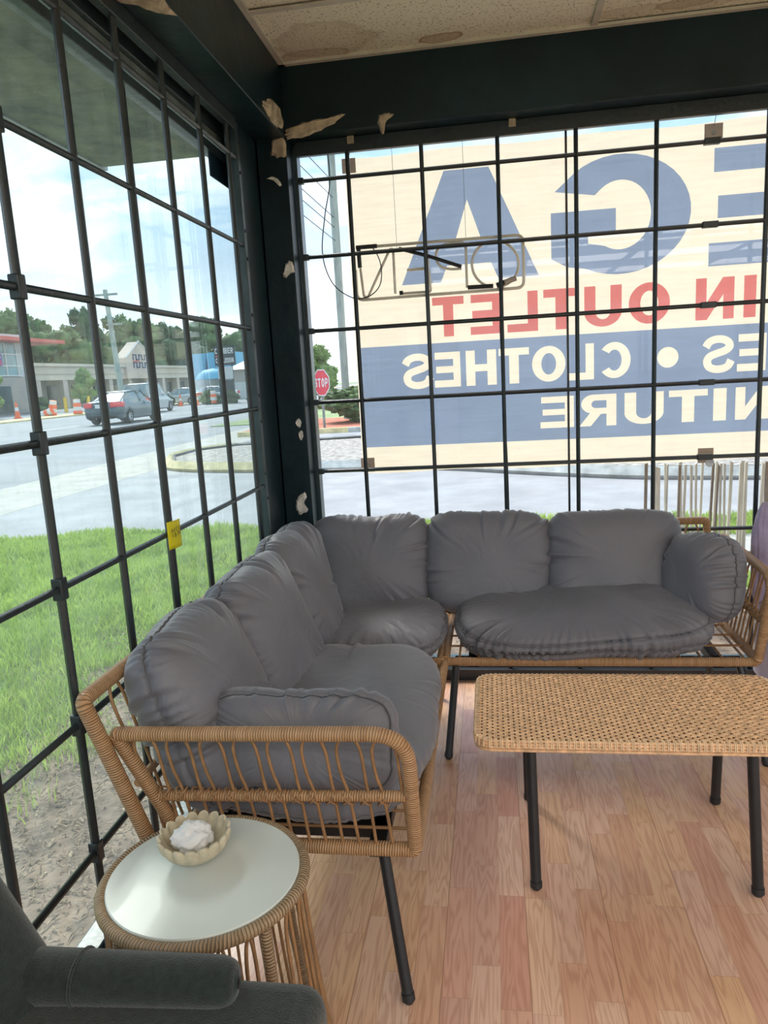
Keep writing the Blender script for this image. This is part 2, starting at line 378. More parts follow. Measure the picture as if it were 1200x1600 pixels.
# ceiling: tiles on tracks
m = MB()
tx = [0.12 + 1.2 * i for i in range(5)]
ty = [-0.10, -0.535] + [-0.535 - 0.61 * i for i in range(1, 13)]
for i in range(len(tx)):
    for j in range(len(ty) - 1):
        x0, x1 = tx[i], (tx[i + 1] if i + 1 < len(tx) else XR); y1, y0 = ty[j], ty[j + 1]
        dz = [0, .004, -.003, .006][(i * 3 + j) % 4]
        m.box((x0 + .011, y0 + .011, ZC + .006 + dz), (x1 - .011, y1 - .011, ZC + .02 + dz))
m.box((-0.2, YB, ZC + .03), (XR, 0.2, ZC + .06))
struct(m.build('ceiling', CEILM, smooth=False))
m = MB()
for x in tx[1:]: m.box((x - .012, YB, ZC - .002), (x + .012, -0.1, ZC + .004))
for y in ty[1:]: m.box((0.12, y - .012, ZC - .001), (XR, y + .012, ZC + .004))
m.box((0.12, YB, ZC - .004), (0.142, -0.1, ZC + .006)); m.box((0.12, -0.122, ZC - .004), (XR, -0.1, ZC + .006))
struct(m.build('trim_1', TRACK, smooth=False))
# left wall: black header beam, sill, corner pier; window opening between
m = MB()
m.box((-0.12, YB, 2.335), (0.12, -0.10, 2.66))
m.box((-0.12, YB, -0.06), (0.03, -0.10, 0.035))
m.box((-0.022, -0.40, 0.035), (0.0, -0.10, 2.335)); m.box((-0.12, -0.13, 0.035), (0.0, -0.10, 2.335))
m.box((-0.12, -4.7, 0.035), (0.03, -4.29, 2.335)); m.box((-0.12, YB, 0.035), (0.03, -7.8, 2.335))
struct(m.build('wall_left', TEAL, bevel=.004))
m = MB()
m.box((-0.12, -0.10, 2.345), (XR, 0.12, 2.66))
m.box((-0.12, -0.10, -0.06), (XR, 0.12, 0.035)) if False else m.box((0.12, -0.02, -0.06), (XR, 0.12, 0.045))
m.box((-0.12, -0.104, -0.06), (0.12, 0.05, 2.66)); m.box((-0.12, 0.05, -0.06), (0.095, 0.12, 2.66))
m.box((4.62, -0.1, 0.03), (XR, 0.12, 2.66))
struct(m.build('wall_back', TEAL, bevel=.004))
m = MB(); m.box((XR, YB, 2.3), (XR + .1, .12, 2.66)); m.box((XR, YB, -.06), (XR + .1, .12, .10)); m.box((XR, -1.0, .1), (XR + .1, .12, 2.3)); m.box((XR, YB, .1), (XR + .1, -7.6, 2.3)); struct(m.build('wall_right', WHITEW, smooth=False))
m = MB(); m.box((-0.12, YB - .1, 2.3), (XR + .1, YB, 2.66)); m.box((-0.12, YB - .1, -.06), (XR + .1, YB, .10)); m.box((-0.12, YB - .1, .1), (.4, YB, 2.3)); m.box((4.5, YB - .1, .1), (XR + .1, YB, 2.3)); struct(m.build('wall_front', WHITEW, smooth=False))
struct(MB().box((0.12, -0.035, 0), (XR, -0.02, 0.05)).build('baseboard_back', BLACK, smooth=False))

def frame_rect(m, ax, a0, a1, z0, z1, d0, d1, t):   # ax 'x': frame in plane y; 'y': plane x
    def bx(p0, p1, q0, q1):
        if ax == 'x': m.box((p0, d0, q0), (p1, d1, q1))
        else: m.box((d0, p0, q0), (d1, p1, q1))
    bx(a0, a1, z0, z0 + t); bx(a0, a1, z1 - t, z1); bx(a0, a0 + t, z0 + t, z1 - t); bx(a1 - t, a1, z0 + t, z1 - t)
# window_1 (left), sheets of glass side by side with a thin joint
w1 = thing('window_1', (-0.09, -2.2, 0.04), 'long shop window on the left behind the black grille', 'window', kind='structure'); w1['category'] = 'window'
m = MB(); frame_rect(m, 'y', -4.29, -0.115, 0.03, 2.335, -0.115, -0.055, 0.045); m.build('window_frame', TEALM, w1, bevel=.004)
m = MB(); m.box((-0.105, -4.25, 2.205), (-0.06, -0.16, 2.235)); m.build('transom', TEALM, w1, bevel=.003)
m = MB(); m.box((-0.105, -4.25, 2.262), (-0.07, -0.16, 2.290)); m.build('transom', ALU, w1, bevel=.003)
m = MB(); m.box((-0.06, -0.185, 0.05), (-0.024, -0.14, 2.335)); m.build('jamb', TEALM, w1, bevel=.006)
for y0, y1 in ((-4.25, -2.62), (-2.614, -1.081), (-1.075, -0.155)):
    MB().box((-0.088, y0, 0.06), (-0.082, y1, 2.31)).build('glass_pane', GLASSL, w1, smooth=False)
MB().box((-0.0885, -1.081, 0.06), (-0.0815, -1.074, 2.30)).build('glass_joint', BLACK, w1, smooth=False)
MB().box((-0.0885, -2.620, 0.06), (-0.0815, -2.613, 2.30)).build('glass_joint', BLACK, w1, smooth=False)
w2 = thing('window_2', (2.3, 0.07, 0.04), 'wide shop window at the back, in front of the banner', 'window', kind='structure')
m = MB(); frame_rect(m, 'x', 0.095, 4.62, 0.04, 2.345, 0.055, 0.11, 0.03); m.build('window_frame', TEALM, w2, bevel=.004)
for x0, x1 in ((0.12, 1.232), (1.238, 2.9), (2.906, 4.6)):
    MB().box((x0, 0.082, 0.07), (x1, 0.088, 2.32)).build('glass_pane', GLASSB, w2, smooth=False)
MB().box((1.231, 0.075, 0.07), (1.239, 0.095, 2.32)).build('glass_joint', BLACK, w2, smooth=False)
MB().box((2.899, 0.075, 0.07), (2.907, 0.095, 2.32)).build('glass_joint', BLACK, w2, smooth=False)

w3 = thing('fill_window_3', (XR, -4.3, .1), 'plain window added to the right wall, out of view, for fill daylight', 'window', kind='structure')  # extra window put in so daylight fills the room from the right
m = MB()
for y in (-7.6, -5.95, -4.3, -2.65, -1.04): m.box((XR + .03, y, .1), (XR + .08, y + .04, 2.3))
m.build('window_frame', TEALM, w3); MB().box((XR + .05, -7.58, .1), (XR + .056, -1.02, 2.3)).build('glass_pane', GLASSB, w3, smooth=False)
w4 = thing('fill_window_4', (2.4, YB, .1), 'plain window added behind the camera, out of view, for fill daylight', 'window', kind='structure')  # second extra window, brings fill daylight in from behind the camera
m = MB()
for x in (.4, 1.75, 3.1, 4.46): m.box((x, YB - .08, .1), (x + .04, YB - .03, 2.3))
m.build('window_frame', TEALM, w4); MB().box((.42, YB - .056, .1), (4.48, YB - .05, 2.3)).build('glass_pane', GLASSB, w4, smooth=False)

# ------------------------------------------------------------------ security grilles
ROWS = [2.194 - 0.305 * j for j in range(8)]
g1 = thing('window_grille', (0, -2.2, 0.05), 'black steel security grille over the left window beside the grey sofa', 'grille')
def bar(a, b, r, parent, name): 
    MB().tube([a, b], r, 6).build(name, GRILLE, parent, auto=60)
ybars = [-1.819 + .27 * c for c in range(-9, 6)]
for z in ROWS: bar((0, -4.28, z), (0, -0.385, z), .0085, g1, 'horizontal_bar')
for y in ybars:
    bar((0.0, y, 0.03), (0.0, y, 2.335), .0095, g1, 'vertical_bar')
m = MB(); m.box((-0.012, -0.402, 0.04), (0.012, -0.372, 2.32)); m.box((0.002, -.43, .04), (.006, -.36, 2.32)) if False else None
m.build('side_flange', TEALM, g1, bevel=.003)
for z in ROWS:
    for dz in (.05, -.05): MB().ball((0.013, -0.387, z + dz), (.004, .007, .007), 10, 6).build('bolt', GRILLE, g1)
for y in (ybars[-6], ybars[-8]):
    for z in ROWS[1::1]:
        MB().box((-.012, y - .0125, z - .024), (.012, y + .0125, z + .024)).build('bar_sleeve', GRILLE, g1, bevel=.003)
g2 = thing('window_grille', (2.3, 0, 0.05), 'black steel security grille over the back window with the banner', 'grille')
xbars = [0.35 + .305 * i for i in range(5)] + [1.98 + .305 * i for i in range(9)]
for z in ROWS: bar((0.135, 0, z), (4.61, 0, z), .0085, g2, 'horizontal_bar')
for x in xbars: bar((x, 0, 0.04), (x, 0, 2.33), .0095, g2, 'vertical_bar')
m = MB(); m.box((0.122, -0.008, 0.04), (0.138, 0.012, 2.33)); m.build('side_flange', TEALM, g2, bevel=.003)
m = MB(); m.box((0.13, -0.012, 2.288), (4.62, 0.015, 2.345)); m.build('top_flange', GRILLE, g2, bevel=.003)
for x in (1.775,):
    for z in ROWS[:5]: MB().box((x - .03, -.012, z - .012), (x + .03, .012, z + .012)).build('bar_sleeve', GRILLE, g2, bevel=.003)
for z in ROWS: MB().box((0.138, -.012, z - .012), (.16, .012, z + .012)).build('bar_sleeve', GRILLE, g2, bevel=.002)
m = MB(); m.box((-0.015, -4.28, 2.29), (0.012, -0.39, 2.335)); m.build('top_flange', GRILLE, g1, bevel=.003)
for x in (.37, 1.02):
    o = MB().box((x - .016, -.112, 2.352), (x + .016, -.10, 2.388))
    o = MB().box((x - .014, -.020, 2.315), (x + .014, -.012, 2.345)).build('clamp_plate', PLASTER, g2, bevel=.002)
# torn plaster and paint around the corner pier
def flake(pts, nrm, name='plaster_patch'):
    P = np.array(pts, float); n = np.array(nrm, float); c = P.mean(0)
    loop = bez(P, 5, True); rr = [p + (p - c) * rng.uniform(-.12, .12) for p in loop]
    m = MB(); k = len(rr)
    m.add(np.vstack([np.array(rr), np.array(rr) * .72 + c * .28 + n * .012, [c + n * .006]]),
          [(i, (i + 1) % k, k + (i + 1) % k, k + i) for i in range(k)] + [(k + i, k + (i + 1) % k, 2 * k) for i in range(k)])
    return m
def patch(pts, nrm, label, matx=PLASTER, cat='peeling plaster'):
    o = flake(pts, nrm).build('peeling_plaster', matx); tag(o, label, cat, 'peeling plaster on the black pier and header'); return o
patch([(.125, -.104, 2.36), (.20, -.104, 2.385), (.30, -.104, 2.392), (.36, -.104, 2.40), (.30, -.104, 2.36), (.22, -.104, 2.335), (.16, -.104, 2.33), (.125, -.104, 2.33)], (0, -1, 0), 'long torn tan plaster strip under the header right of the pier')
patch([(.50, -.104, 2.375), (.545, -.104, 2.385), (.56, -.104, 2.375), (.53, -.104, 2.355), (.52, -.104, 2.315), (.505, -.104, 2.32)], (0, -1, 0), 'small dangling flake of plaster under the back header')
patch([(.121, -.40, 2.36), (.121, -.33, 2.40), (.121, -.2, 2.43), (.121, -.13, 2.37), (.121, -.2, 2.345), (.121, -.3, 2.337)], (1, 0, 0), 'torn tan plaster at the end of the left header beside the pier')
patch([(.07, -.105, 2.33), (.115, -.105, 2.335), (.118, -.105, 2.27), (.06, -.105, 2.275)], (0, -1, 0), 'square tan scrap at the top of the black corner pier', PLASTER)
patch([(.09, -.105, 1.86), (.115, -.105, 1.855), (.118, -.105, 1.82), (.10, -.105, 1.815), (.08, -.105, 1.80), (.07, -.105, 1.815)], (0, -1, 0), 'white chip halfway up the black corner pier', PAPER)
patch([(.055, -.105, .87), (.09, -.105, .895), (.10, -.105, .88), (.085, -.105, .85), (.10, -.105, .82), (.07, -.105, .80), (.05, -.105, .82)], (0, -1, 0), 'large white chipped patch low on the black corner pier', PAPER)
patch([(.075, -.105, 1.21), (.09, -.105, 1.22), (.10, -.105, 1.20), (.09, -.105, 1.18), (.078, -.105, 1.19)], (0, -1, 0), 'upper of two tiny white chips on the pier', PAPER)
patch([(.085, -.105, 1.16), (.1, -.105, 1.165), (.103, -.105, 1.14), (.09, -.105, 1.125)], (0, -1, 0), 'lower of two tiny white chips on the pier', PAPER)
patch([(.03, -.105, 2.19), (.06, -.105, 2.18), (.085, -.105, 2.155), (.09, -.105, 2.17), (.06, -.105, 2.195)], (0, -1, 0), 'thin white scratch near the top of the pier', PAPER)
patch([(-.01, -1.30, 2.332), (.06, -1.22, 2.332), (.11, -1.15, 2.332), (.13, -1.30, 2.332), (.10, -1.46, 2.332), (-.02, -1.45, 2.332)], (0, 0, -1), 'large tan plaster tear under the left header at the top of the photo')

# ------------------------------------------------------------------ lettering glyphs (closed loops in a unit box)
def arc(cx, cy, rx, ry, a0, a1, n=18): return [(cx + rx * math.cos(R(a)), cy + ry * math.sin(R(a))) for a in np.linspace(a0, a1, n)]
def ribbon(pts, t, sx=1.0):
    P = bez([(p[0], p[1], 0) for p in pts], 8)[:, :2]
    T = np.gradient(P, axis=0); T /= np.linalg.norm(T, axis=1)[:, None]; N = np.stack([-T[:, 1], T[:, 0]], 1)
    N = N * np.array([sx, 1.0])
    return [tuple(p) for p in P + N * t / 2] + [tuple(p) for p in (P - N * t / 2)[::-1]]
s_, b_ = .27, .2
GL = {
 'E': [[(0, 0), (1, 0), (1, b_), (s_, b_), (s_, .41), (.93, .41), (.93, .6), (s_, .6), (s_, 1 - b_), (.97, 1 - b_), (.97, 1), (0, 1)]],
 'F': [[(0, 0), (s_, 0), (s_, .4), (.93, .4), (.93, .6), (s_, .6), (s_, 1 - b_), (.97, 1 - b_), (.97, 1), (0, 1)]],
 'T': [[(.5 - .16, 0), (.66, 0), (.66, 1 - b_), (1, 1 - b_), (1, 1), (0, 1), (0, 1 - b_), (.34, 1 - b_)]],
 'L': [[(0, 0), (1, 0), (1, .2), (.33, .2), (.33, 1), (0, 1)]],
 'I': [[(0, 0), (1, 0), (1, 1), (0, 1)]],
 'H': [[(0, 0), (.3, 0), (.3, .4), (.7, .4), (.7, 0), (1, 0), (1, 1), (.7, 1), (.7, .6), (.3, .6), (.3, 1), (0, 1)]],
 'N': [[(0, 0), (.28, 0), (.28, .60), (.70, 0), (1, 0), (1, 1), (.72, 1), (.72, .40), (.30, 1), (0, 1)]],
 'A': [[(0, 0), (.29, 0), (.34, .15), (.66, .15), (.71, 0), (1, 0), (.66, 1), (.34, 1)], [(.41, .385), (.59, .385), (.5, .73)]],
 'O': [arc(.5, .5, .5, .5, 0, 350, 36), arc(.5, .5, .22, .30, 0, 350, 36)],
 'C': [arc(.5, .5, .5, .5, 38, 322, 30) + arc(.5, .5, .22, .29, 318, 42, 30)],
 'G': [[(.97, .735)] + arc(.5, .5, .5, .5, 40, 300, 30) + [(.88, .09), (1, .17), (1, .56), (.53, .56), (.53, .36), (.73, .36), (.73, .28)] + arc(.5, .5, .22, .29, 300, 52, 26) + [(.68, .68)]],
 'U': [[(0, 1), (0, .36)] + arc(.5, .36, .5, .36, 185, 355, 20) + [(1, .36), (1, 1), (.7, 1), (.7, .38)] + arc(.5, .38, .2, .2, 355, 185, 16) + [(.3, .38), (.3, 1)]],
 'R': [[(0, 0), (s_, 0), (s_, .38), (.42, .38), (.70, 0), (1.02, 0), (.72, .42)] + arc(.62, .70, .34, .30, -60, 90, 16) + [(0, 1)], [(s_, .57), (.56, .57)] + arc(.56, .69, .12, .12, -85, 85, 10) + [(s_, .81)]],
 'P': [[(0, 0), (s_, 0), (s_, .36), (.55, .36)] + arc(.60, .68, .38, .32, -80, 90, 16) + [(0, 1)], [(s_, .55), (.56, .55)] + arc(.56, .68, .14, .13, -85, 85, 10) + [(s_, .81)]],
 'B': [[(0, 0), (.6, 0)] + arc(.62, .27, .36, .27, -85, 60, 12) + arc(.58, .75, .36, .25, -50, 90, 12) + [(0, 1)], [(s_, .18), (.6, .18)] + arc(.6, .29, .1, .11, -80, 80, 8) + [(s_, .4)], [(s_, .6), (.58, .6)] + arc(.58, .71, .1, .11, -80, 80, 8) + [(s_, .82)]],
 'S': [ribbon([(.90, .70), (.80, .83), (.60, .90), (.36, .89), (.19, .80), (.17, .68), (.30, .59), (.55, .52), (.76, .45), (.85, .33), (.80, .18), (.62, .10), (.38, .10), (.20, .17), (.10, .32)], .205, 1.25)],
 '.': [arc(.5, .5, .5, .5, 0, 350, 36)],
}
def loops_mesh(loops, depth):            # fill closed 2D loops (even-odd) and extrude
    cu = bpy.data.curves.new('tmp', 'CURVE'); cu.dimensions = '2D'; cu.fill_mode = 'BOTH'; cu.extrude = depth / 2
    for lp in loops:
        sp = cu.splines.new('POLY'); sp.points.add(len(lp) - 1); sp.use_cyclic_u = True
        for q, p in zip(sp.points, lp): q.co = (p[0], p[1], 0, 1)
    ob = bpy.data.objects.new('tmp', cu); COL.objects.link(ob)
    dg = bpy.context.evaluated_depsgraph_get(); me = ob.evaluated_get(dg).to_mesh()
    V = np.array([tuple(v.co) for v in me.vertices]); F = [tuple(p.vertices) for p in me.polygons]
    ob.evaluated_get(dg).to_mesh_clear()
    bpy.data.objects.remove(ob); bpy.data.curves.remove(cu)
    return V, F
def letters(m, items, org, ex, ez, depth=.001):
    """items: (glyph, a0, a1, b0, b1) boxes along ex / ez measured from org"""
    ex, ez, org = np.array(ex, float), np.array(ez, float), np.array(org, float); nr = np.cross(ex, ez)
    for g, a0, a1, b0, b1 in items:
        lp = [[(a0 + p[0] * (a1 - a0), b0 + p[1] * (b1 - b0)) for p in l] for l in GL[g]]
        V, F = loops_mesh(lp, depth)
        m.add(org + V[:, :1] * ex + V[:, 1:2] * ez + V[:, 2:3] * nr, F)
def word(txt, h, ratio=.8, gap=.15, x=0.0):
    out = []
    for ch in txt:
        if ch == ' ': x += h * .5; continue
        w = h * (.27 if ch == 'I' else ratio)
        out.append((ch, x, x + w, 0, h)); x += w + h * gap
    return out, x

# ------------------------------------------------------------------ banner outside the back window (read from behind)
def cloth(name, col, tr=.6):
    return mat(name, col, .8, var=.05, vs=5, trans=tr, bump=.1, bs=30, stretch=(1, 1, 12))
CREAM = cloth('banner_cream', (0.90, 0.78, 0.62), .62)
def ink(name, col, body):      # thin translucent print on the cloth: tints what shines through
    m = bpy.data.materials.new(name); m.use_nodes = True; nt = m.node_tree; nt.nodes.clear()
    tc = nn(nt, 'ShaderNodeTexCoord'); nz = nn(nt, 'ShaderNodeTexNoise', i_Vector=tc.outputs['Object'], i_Scale=4.0)
    c = ramp(nt, nz.outputs[0], [(.3, tuple(x * .95 for x in col)), (.7, col)])
    t = nn(nt, 'ShaderNodeBsdfTransparent'); nt.links.new(c, t.inputs[0]); d = nn(nt, 'ShaderNodeBsdfDiffuse', i_Color=(*body, 1))
    mx = nn(nt, 'ShaderNodeMixShader', i_0=.18); nt.links.new(t.outputs[0], mx.inputs[1]); nt.links.new(d.outputs[0], mx.inputs[2])
    o = nn(nt, 'ShaderNodeOutputMaterial'); nt.links.new(mx.outputs[0], o.inputs[0]); return m
BLUEV = ink('banner_slate_blue', (0.64, 0.76, 0.98), (.40, .46, .60))
REDV = ink('banner_red', (1.0, 0.62, 0.66), (.8, .25, .25))
BY = 0.15
ban = thing('vinyl_banner', (1.33, BY, .94), 'large cream vinyl banner with mirrored blue and red lettering outside the back window', 'banner')
nx_, nz_ = 60, 30
def bany(x, z): return BY + .006 * math.sin(x * 7) * math.sin(z * 3) + .004 * math.sin(x * 19 + z * 4)
XA, XB, ZA, ZB = 0.31, 2.36, 0.940, 2.305
P = np.array([[(XA + (XB - XA) * i / nx_ + .02 * (1 - j / nz_) * 0, BY, ZA + (ZB - ZA) * j / nz_ - .004 * math.sin(i * .35)* (j in (0, nz_))) for j in range(nz_ + 1)] for i in range(nx_ + 1)])
m = MB(); m.grid(P); m.build('banner_cloth', CREAM, ban)
FY = BY - .003
def blet(items, matx, name, dy=0.0):     # boxes given as seen from inside (x0 left .. x1 right); glyph mirrored
    m = MB(); letters(m, [(g, x1, x0, z0, z1) for g, x0, x1, z0, z1 in items], (0, FY - dy, 0), (1, 0, 0), (0, 0, 1), .0006)
    return m.build(name, matx, ban, smooth=False)
blet([('A', .534, 1.124, 1.764, 2.218), ('G', 1.177, 1.740, 1.744, 2.218), ('E', 1.812, 2.27, 1.748, 2.205)], BLUEV, 'slate_lettering')
z0, z1 = 1.533, 1.702
blet([('T', .663, .800, z0, z1), ('E', .827, .958, z0, z1), ('L', .986, 1.117, z0, z1), ('T', 1.141, 1.289, z0, z1), ('U', 1.312, 1.466, z0, z1), ('O', 1.495, 1.662, z0, z1), ('N', 1.765, 1.917, z0, z1), ('I', 1.955, 2.003, z0, z1)], REDV, 'red_lettering')
# the blue band carries cream letters: cut the letters out of the band so the cream cloth shows
band = [[(XA + .012, 1.058), (XB - .012, 1.058), (XB - .012, 1.507), (XA + .012, 1.507)]]
z0, z1 = 1.313, 1.466
lets = [('S', .517, .655), ('E', .660, .776), ('H', .801, .934), ('T', .945, 1.076), ('O', 1.088, 1.231), ('L', 1.244, 1.351), ('C', 1.369, 1.504), ('S', 1.797, 1.925), ('E', 1.936, 2.05)]
items = [(g, x0, x1, z0, z1) for g, x0, x1 in lets] + [('.', 1.613, 1.700, 1.345, 1.432)]
z0, z1 = 1.110, 1.247
items += [(g, x0, x1, z0, z1) for g, x0, x1 in [('E', 1.120, 1.265), ('R', 1.290, 1.445), ('U', 1.479, 1.642), ('T', 1.663, 1.822), ('I', 1.845, 1.898), ('N', 1.934, 2.075)]]
loops = list(band); islands = []
for g, x0, x1, za, zb in items:
    for l in GL[g]: loops.append([(x1 + p[0] * (x0 - x1), za + p[1] * (zb - za)) for p in l])
V, F = loops_mesh(loops, .0006)
m = MB(); m.add(np.stack([V[:, 0], FY + V[:, 2], V[:, 1]], 1), F); m.build('blue_band', BLUEV, ban, smooth=False)
NEONW = cloth('pale_sticker', (.7, .72, .75), .5)
TAPE = cloth('grommet_patch', (0.50, 0.40, 0.33), .4)
for x, z, w in ((.329, 2.275, .03), (1.820, 2.262, .035), (1.818, .962, .032), (.335, .978, .032)):
    p = MB().box((x - w, BY - .006, z - w), (x + w, BY - .004, z + w)).build('grommet_patch', TAPE, ban, smooth=False)
    q = MB(); q.lathe([(.005, -.001), (.009, -.002), (.009, .002), (.005, .001)], (0, 0, 0), 16)
    v = q.v[0]; q.v[0] = np.stack([v[:, 0] + x, v[:, 2] + BY - .008, v[:, 1] + z], 1); q.build('grommet', ALU, p)
q = MB().tube([(1.818, .0805, .938), (1.818, .0795, .938)], .018, 20).build('round_sticker', NEONW); tag(q, 'small round pale sticker on the glass below the banner patch at the right', 'sticker')
# ropes tying the banner top
for x in (.329, 1.820):
    MB().tube([(x, BY - .01, 2.285), (x + .02, BY + .0, 2.40)], .0015, 5).build('tie', ALU, ban)

# ------------------------------------------------------------------ neon OPEN sign hanging inside the back window
NEON = mat('unlit_neon_tube', (0.62, 0.58, 0.50), 0.15, var=.08, coat=.5)
NY = 0.038
ns = thing('open_sign', (.70, NY, 1.70), 'unlit tube OPEN sign seen from behind, hanging on wires in the back window', 'sign')
def npath(px): return [(.35 + (x - 60) / 1065 * .705, NY, 1.919 - (y - (135 - (x - 60) * .0563)) / 345 * .216) for x, y in px]
def tubep(px, name, r=.0055, rd=.02, closed=False, matx=NEON, dy=0.0):
    p = [(a, b + dy, c) for a, b, c in npath(px)]
    pp = rounded(p, rd, 6, closed) if rd else np.array(p)
    MB().tube(pp, r, 8, closed=closed).build(name, matx, ns)
tubep([(60, 280), (60, 480), (1125, 415), (1125, 80), (80, 135)], 'border_tube', .0065, .03)
O = [(950 + 145 * math.cos(a), 262 + 148 * math.sin(a)) for a in np.linspace(1.9, 1.9 + 5.9, 40)]
tubep(O, 'letter_tube', rd=0)
tubep([(770, 410), (770, 118), (640, 125), (585, 160), (578, 225), (610, 275), (680, 290), (740, 285)], 'letter_tube')
tubep([(350, 150), (525, 145), (530, 275), (385, 288), (530, 282), (540, 430), (345, 440)], 'letter_tube', rd=.01)
tubep([(310, 440), (310, 150), (290, 148), (130, 462), (105, 455), (92, 270)], 'letter_tube', rd=.008)
SLEEVE = mat('black_rubber_sleeve', (0.015, 0.016, 0.018), .5)
for px in ([(75, 137), (210, 130)], [(90, 150), (92, 268)], [(350, 150), (540, 205), (740, 275)], [(775, 410), (935, 403)], [(340, 438), (362, 436)]):
    tubep(px, 'electrode_cover', .009 if len(px) == 2 else .0075, 0, matx=SLEEVE, dy=-.012)
tubep([(955, 400), (1005, 380)], 'electrode_cover', .010, 0, matx=SLEEVE, dy=-.012)
tubep([(1005, 382), (1078, 355)], 'transformer_plug', .011, 0, matx=mat('beige_plug', (.35, .31, .27), .5), dy=-.012)
for x, zt in ((.532, 1.895), (.822, 1.925)):
    MB().tube([(x - .002, NY, 2.35), (x, NY, zt)], .0009, 5).build('hanging_wire', ALU, ns)
CORD = mat('black_cord', (0.01, 0.01, 0.014), .45)
c1 = MB().tube(bez([(.262, .025, 2.35), (.264, .03, 2.19), (.235, .02, 2.05), (.215, .02, 1.90), (.25, .02, 1.78), (.33, .02, 1.715), (.405, .02, 1.715), (.455, .02, 1.76), (.462, .02, 1.84), (.435, .02, 1.905), (.40, .028, 1.915)], 10), .0024, 6).build('power_cord', CORD, ns)
c2 = MB().tube(bez([(.972, .022, 1.735), (.965, .02, 1.69), (.953, .018, 1.58), (.955, .018, 1.42), (.962, .018, 1.2), (.968, .016, 1.0), (.970, .016, .75), (.972, .016, .3), (.98, .016, .06)], 10), .0028, 6).build('power_cord', CORD, ns)

# yellow price tag folded over the grille, handwriting in pen
YEL = mat('yellow_card', (0.80, 0.72, 0.01), .55, var=.05, trans=.25)
tg = MB(); tg.grid(np.array([[(.014 + .006 * math.sin(j / 8 * 3) , -1.318 + .082 * j / 8, .935 + .078 * i / 6 - .004 * j / 8) for j in range(9)] for i in range(7)]))
tagob = tg.build('price_tag', YEL); so = tagob.modifiers.new('s', 'SOLIDIFY'); so.thickness = .0008
tag(tagob, 'bright yellow handwritten price tag stuck on the left grille above the lawn', 'price tag')
PEN = mat('pen_ink', (.03, .03, .06), .5)
m = MB()
def stroke(pts): m.tube(bez([(.0215, -1.318 + .082 * a, .935 + .078 * b - .004 * a) for a, b in pts], 5), .0006, 4)
stroke([(.14, .62), (.20, .72), (.20, .42)]); 
stroke([(.40, .72), (.32, .66), (.42, .55), (.34, .44), (.44, .42), (.42, .56), (.33, .64), (.42, .74)])
stroke([(.62, .76), (.52, .74), (.52, .62), (.62, .58), (.60, .46), (.50, .48)])
stroke([(.72, .72), (.68, .60), (.74, .48), (.82, .58), (.80, .72), (.72, .72)])
pen = m.build('handwriting', PEN, tagob)
# dark sheet taped high on the left glass
ds = MB(); ds.box((-.079, -.460, 2.125), (-.074, -.225, 2.245)); dso = ds.build('taped_sheet', mat('dark_blue_sheet', (.004, .03, .06), .6), smooth=False)
tag(dso, 'dark blue sheet taped high on the left window next to the pier', 'sheet')

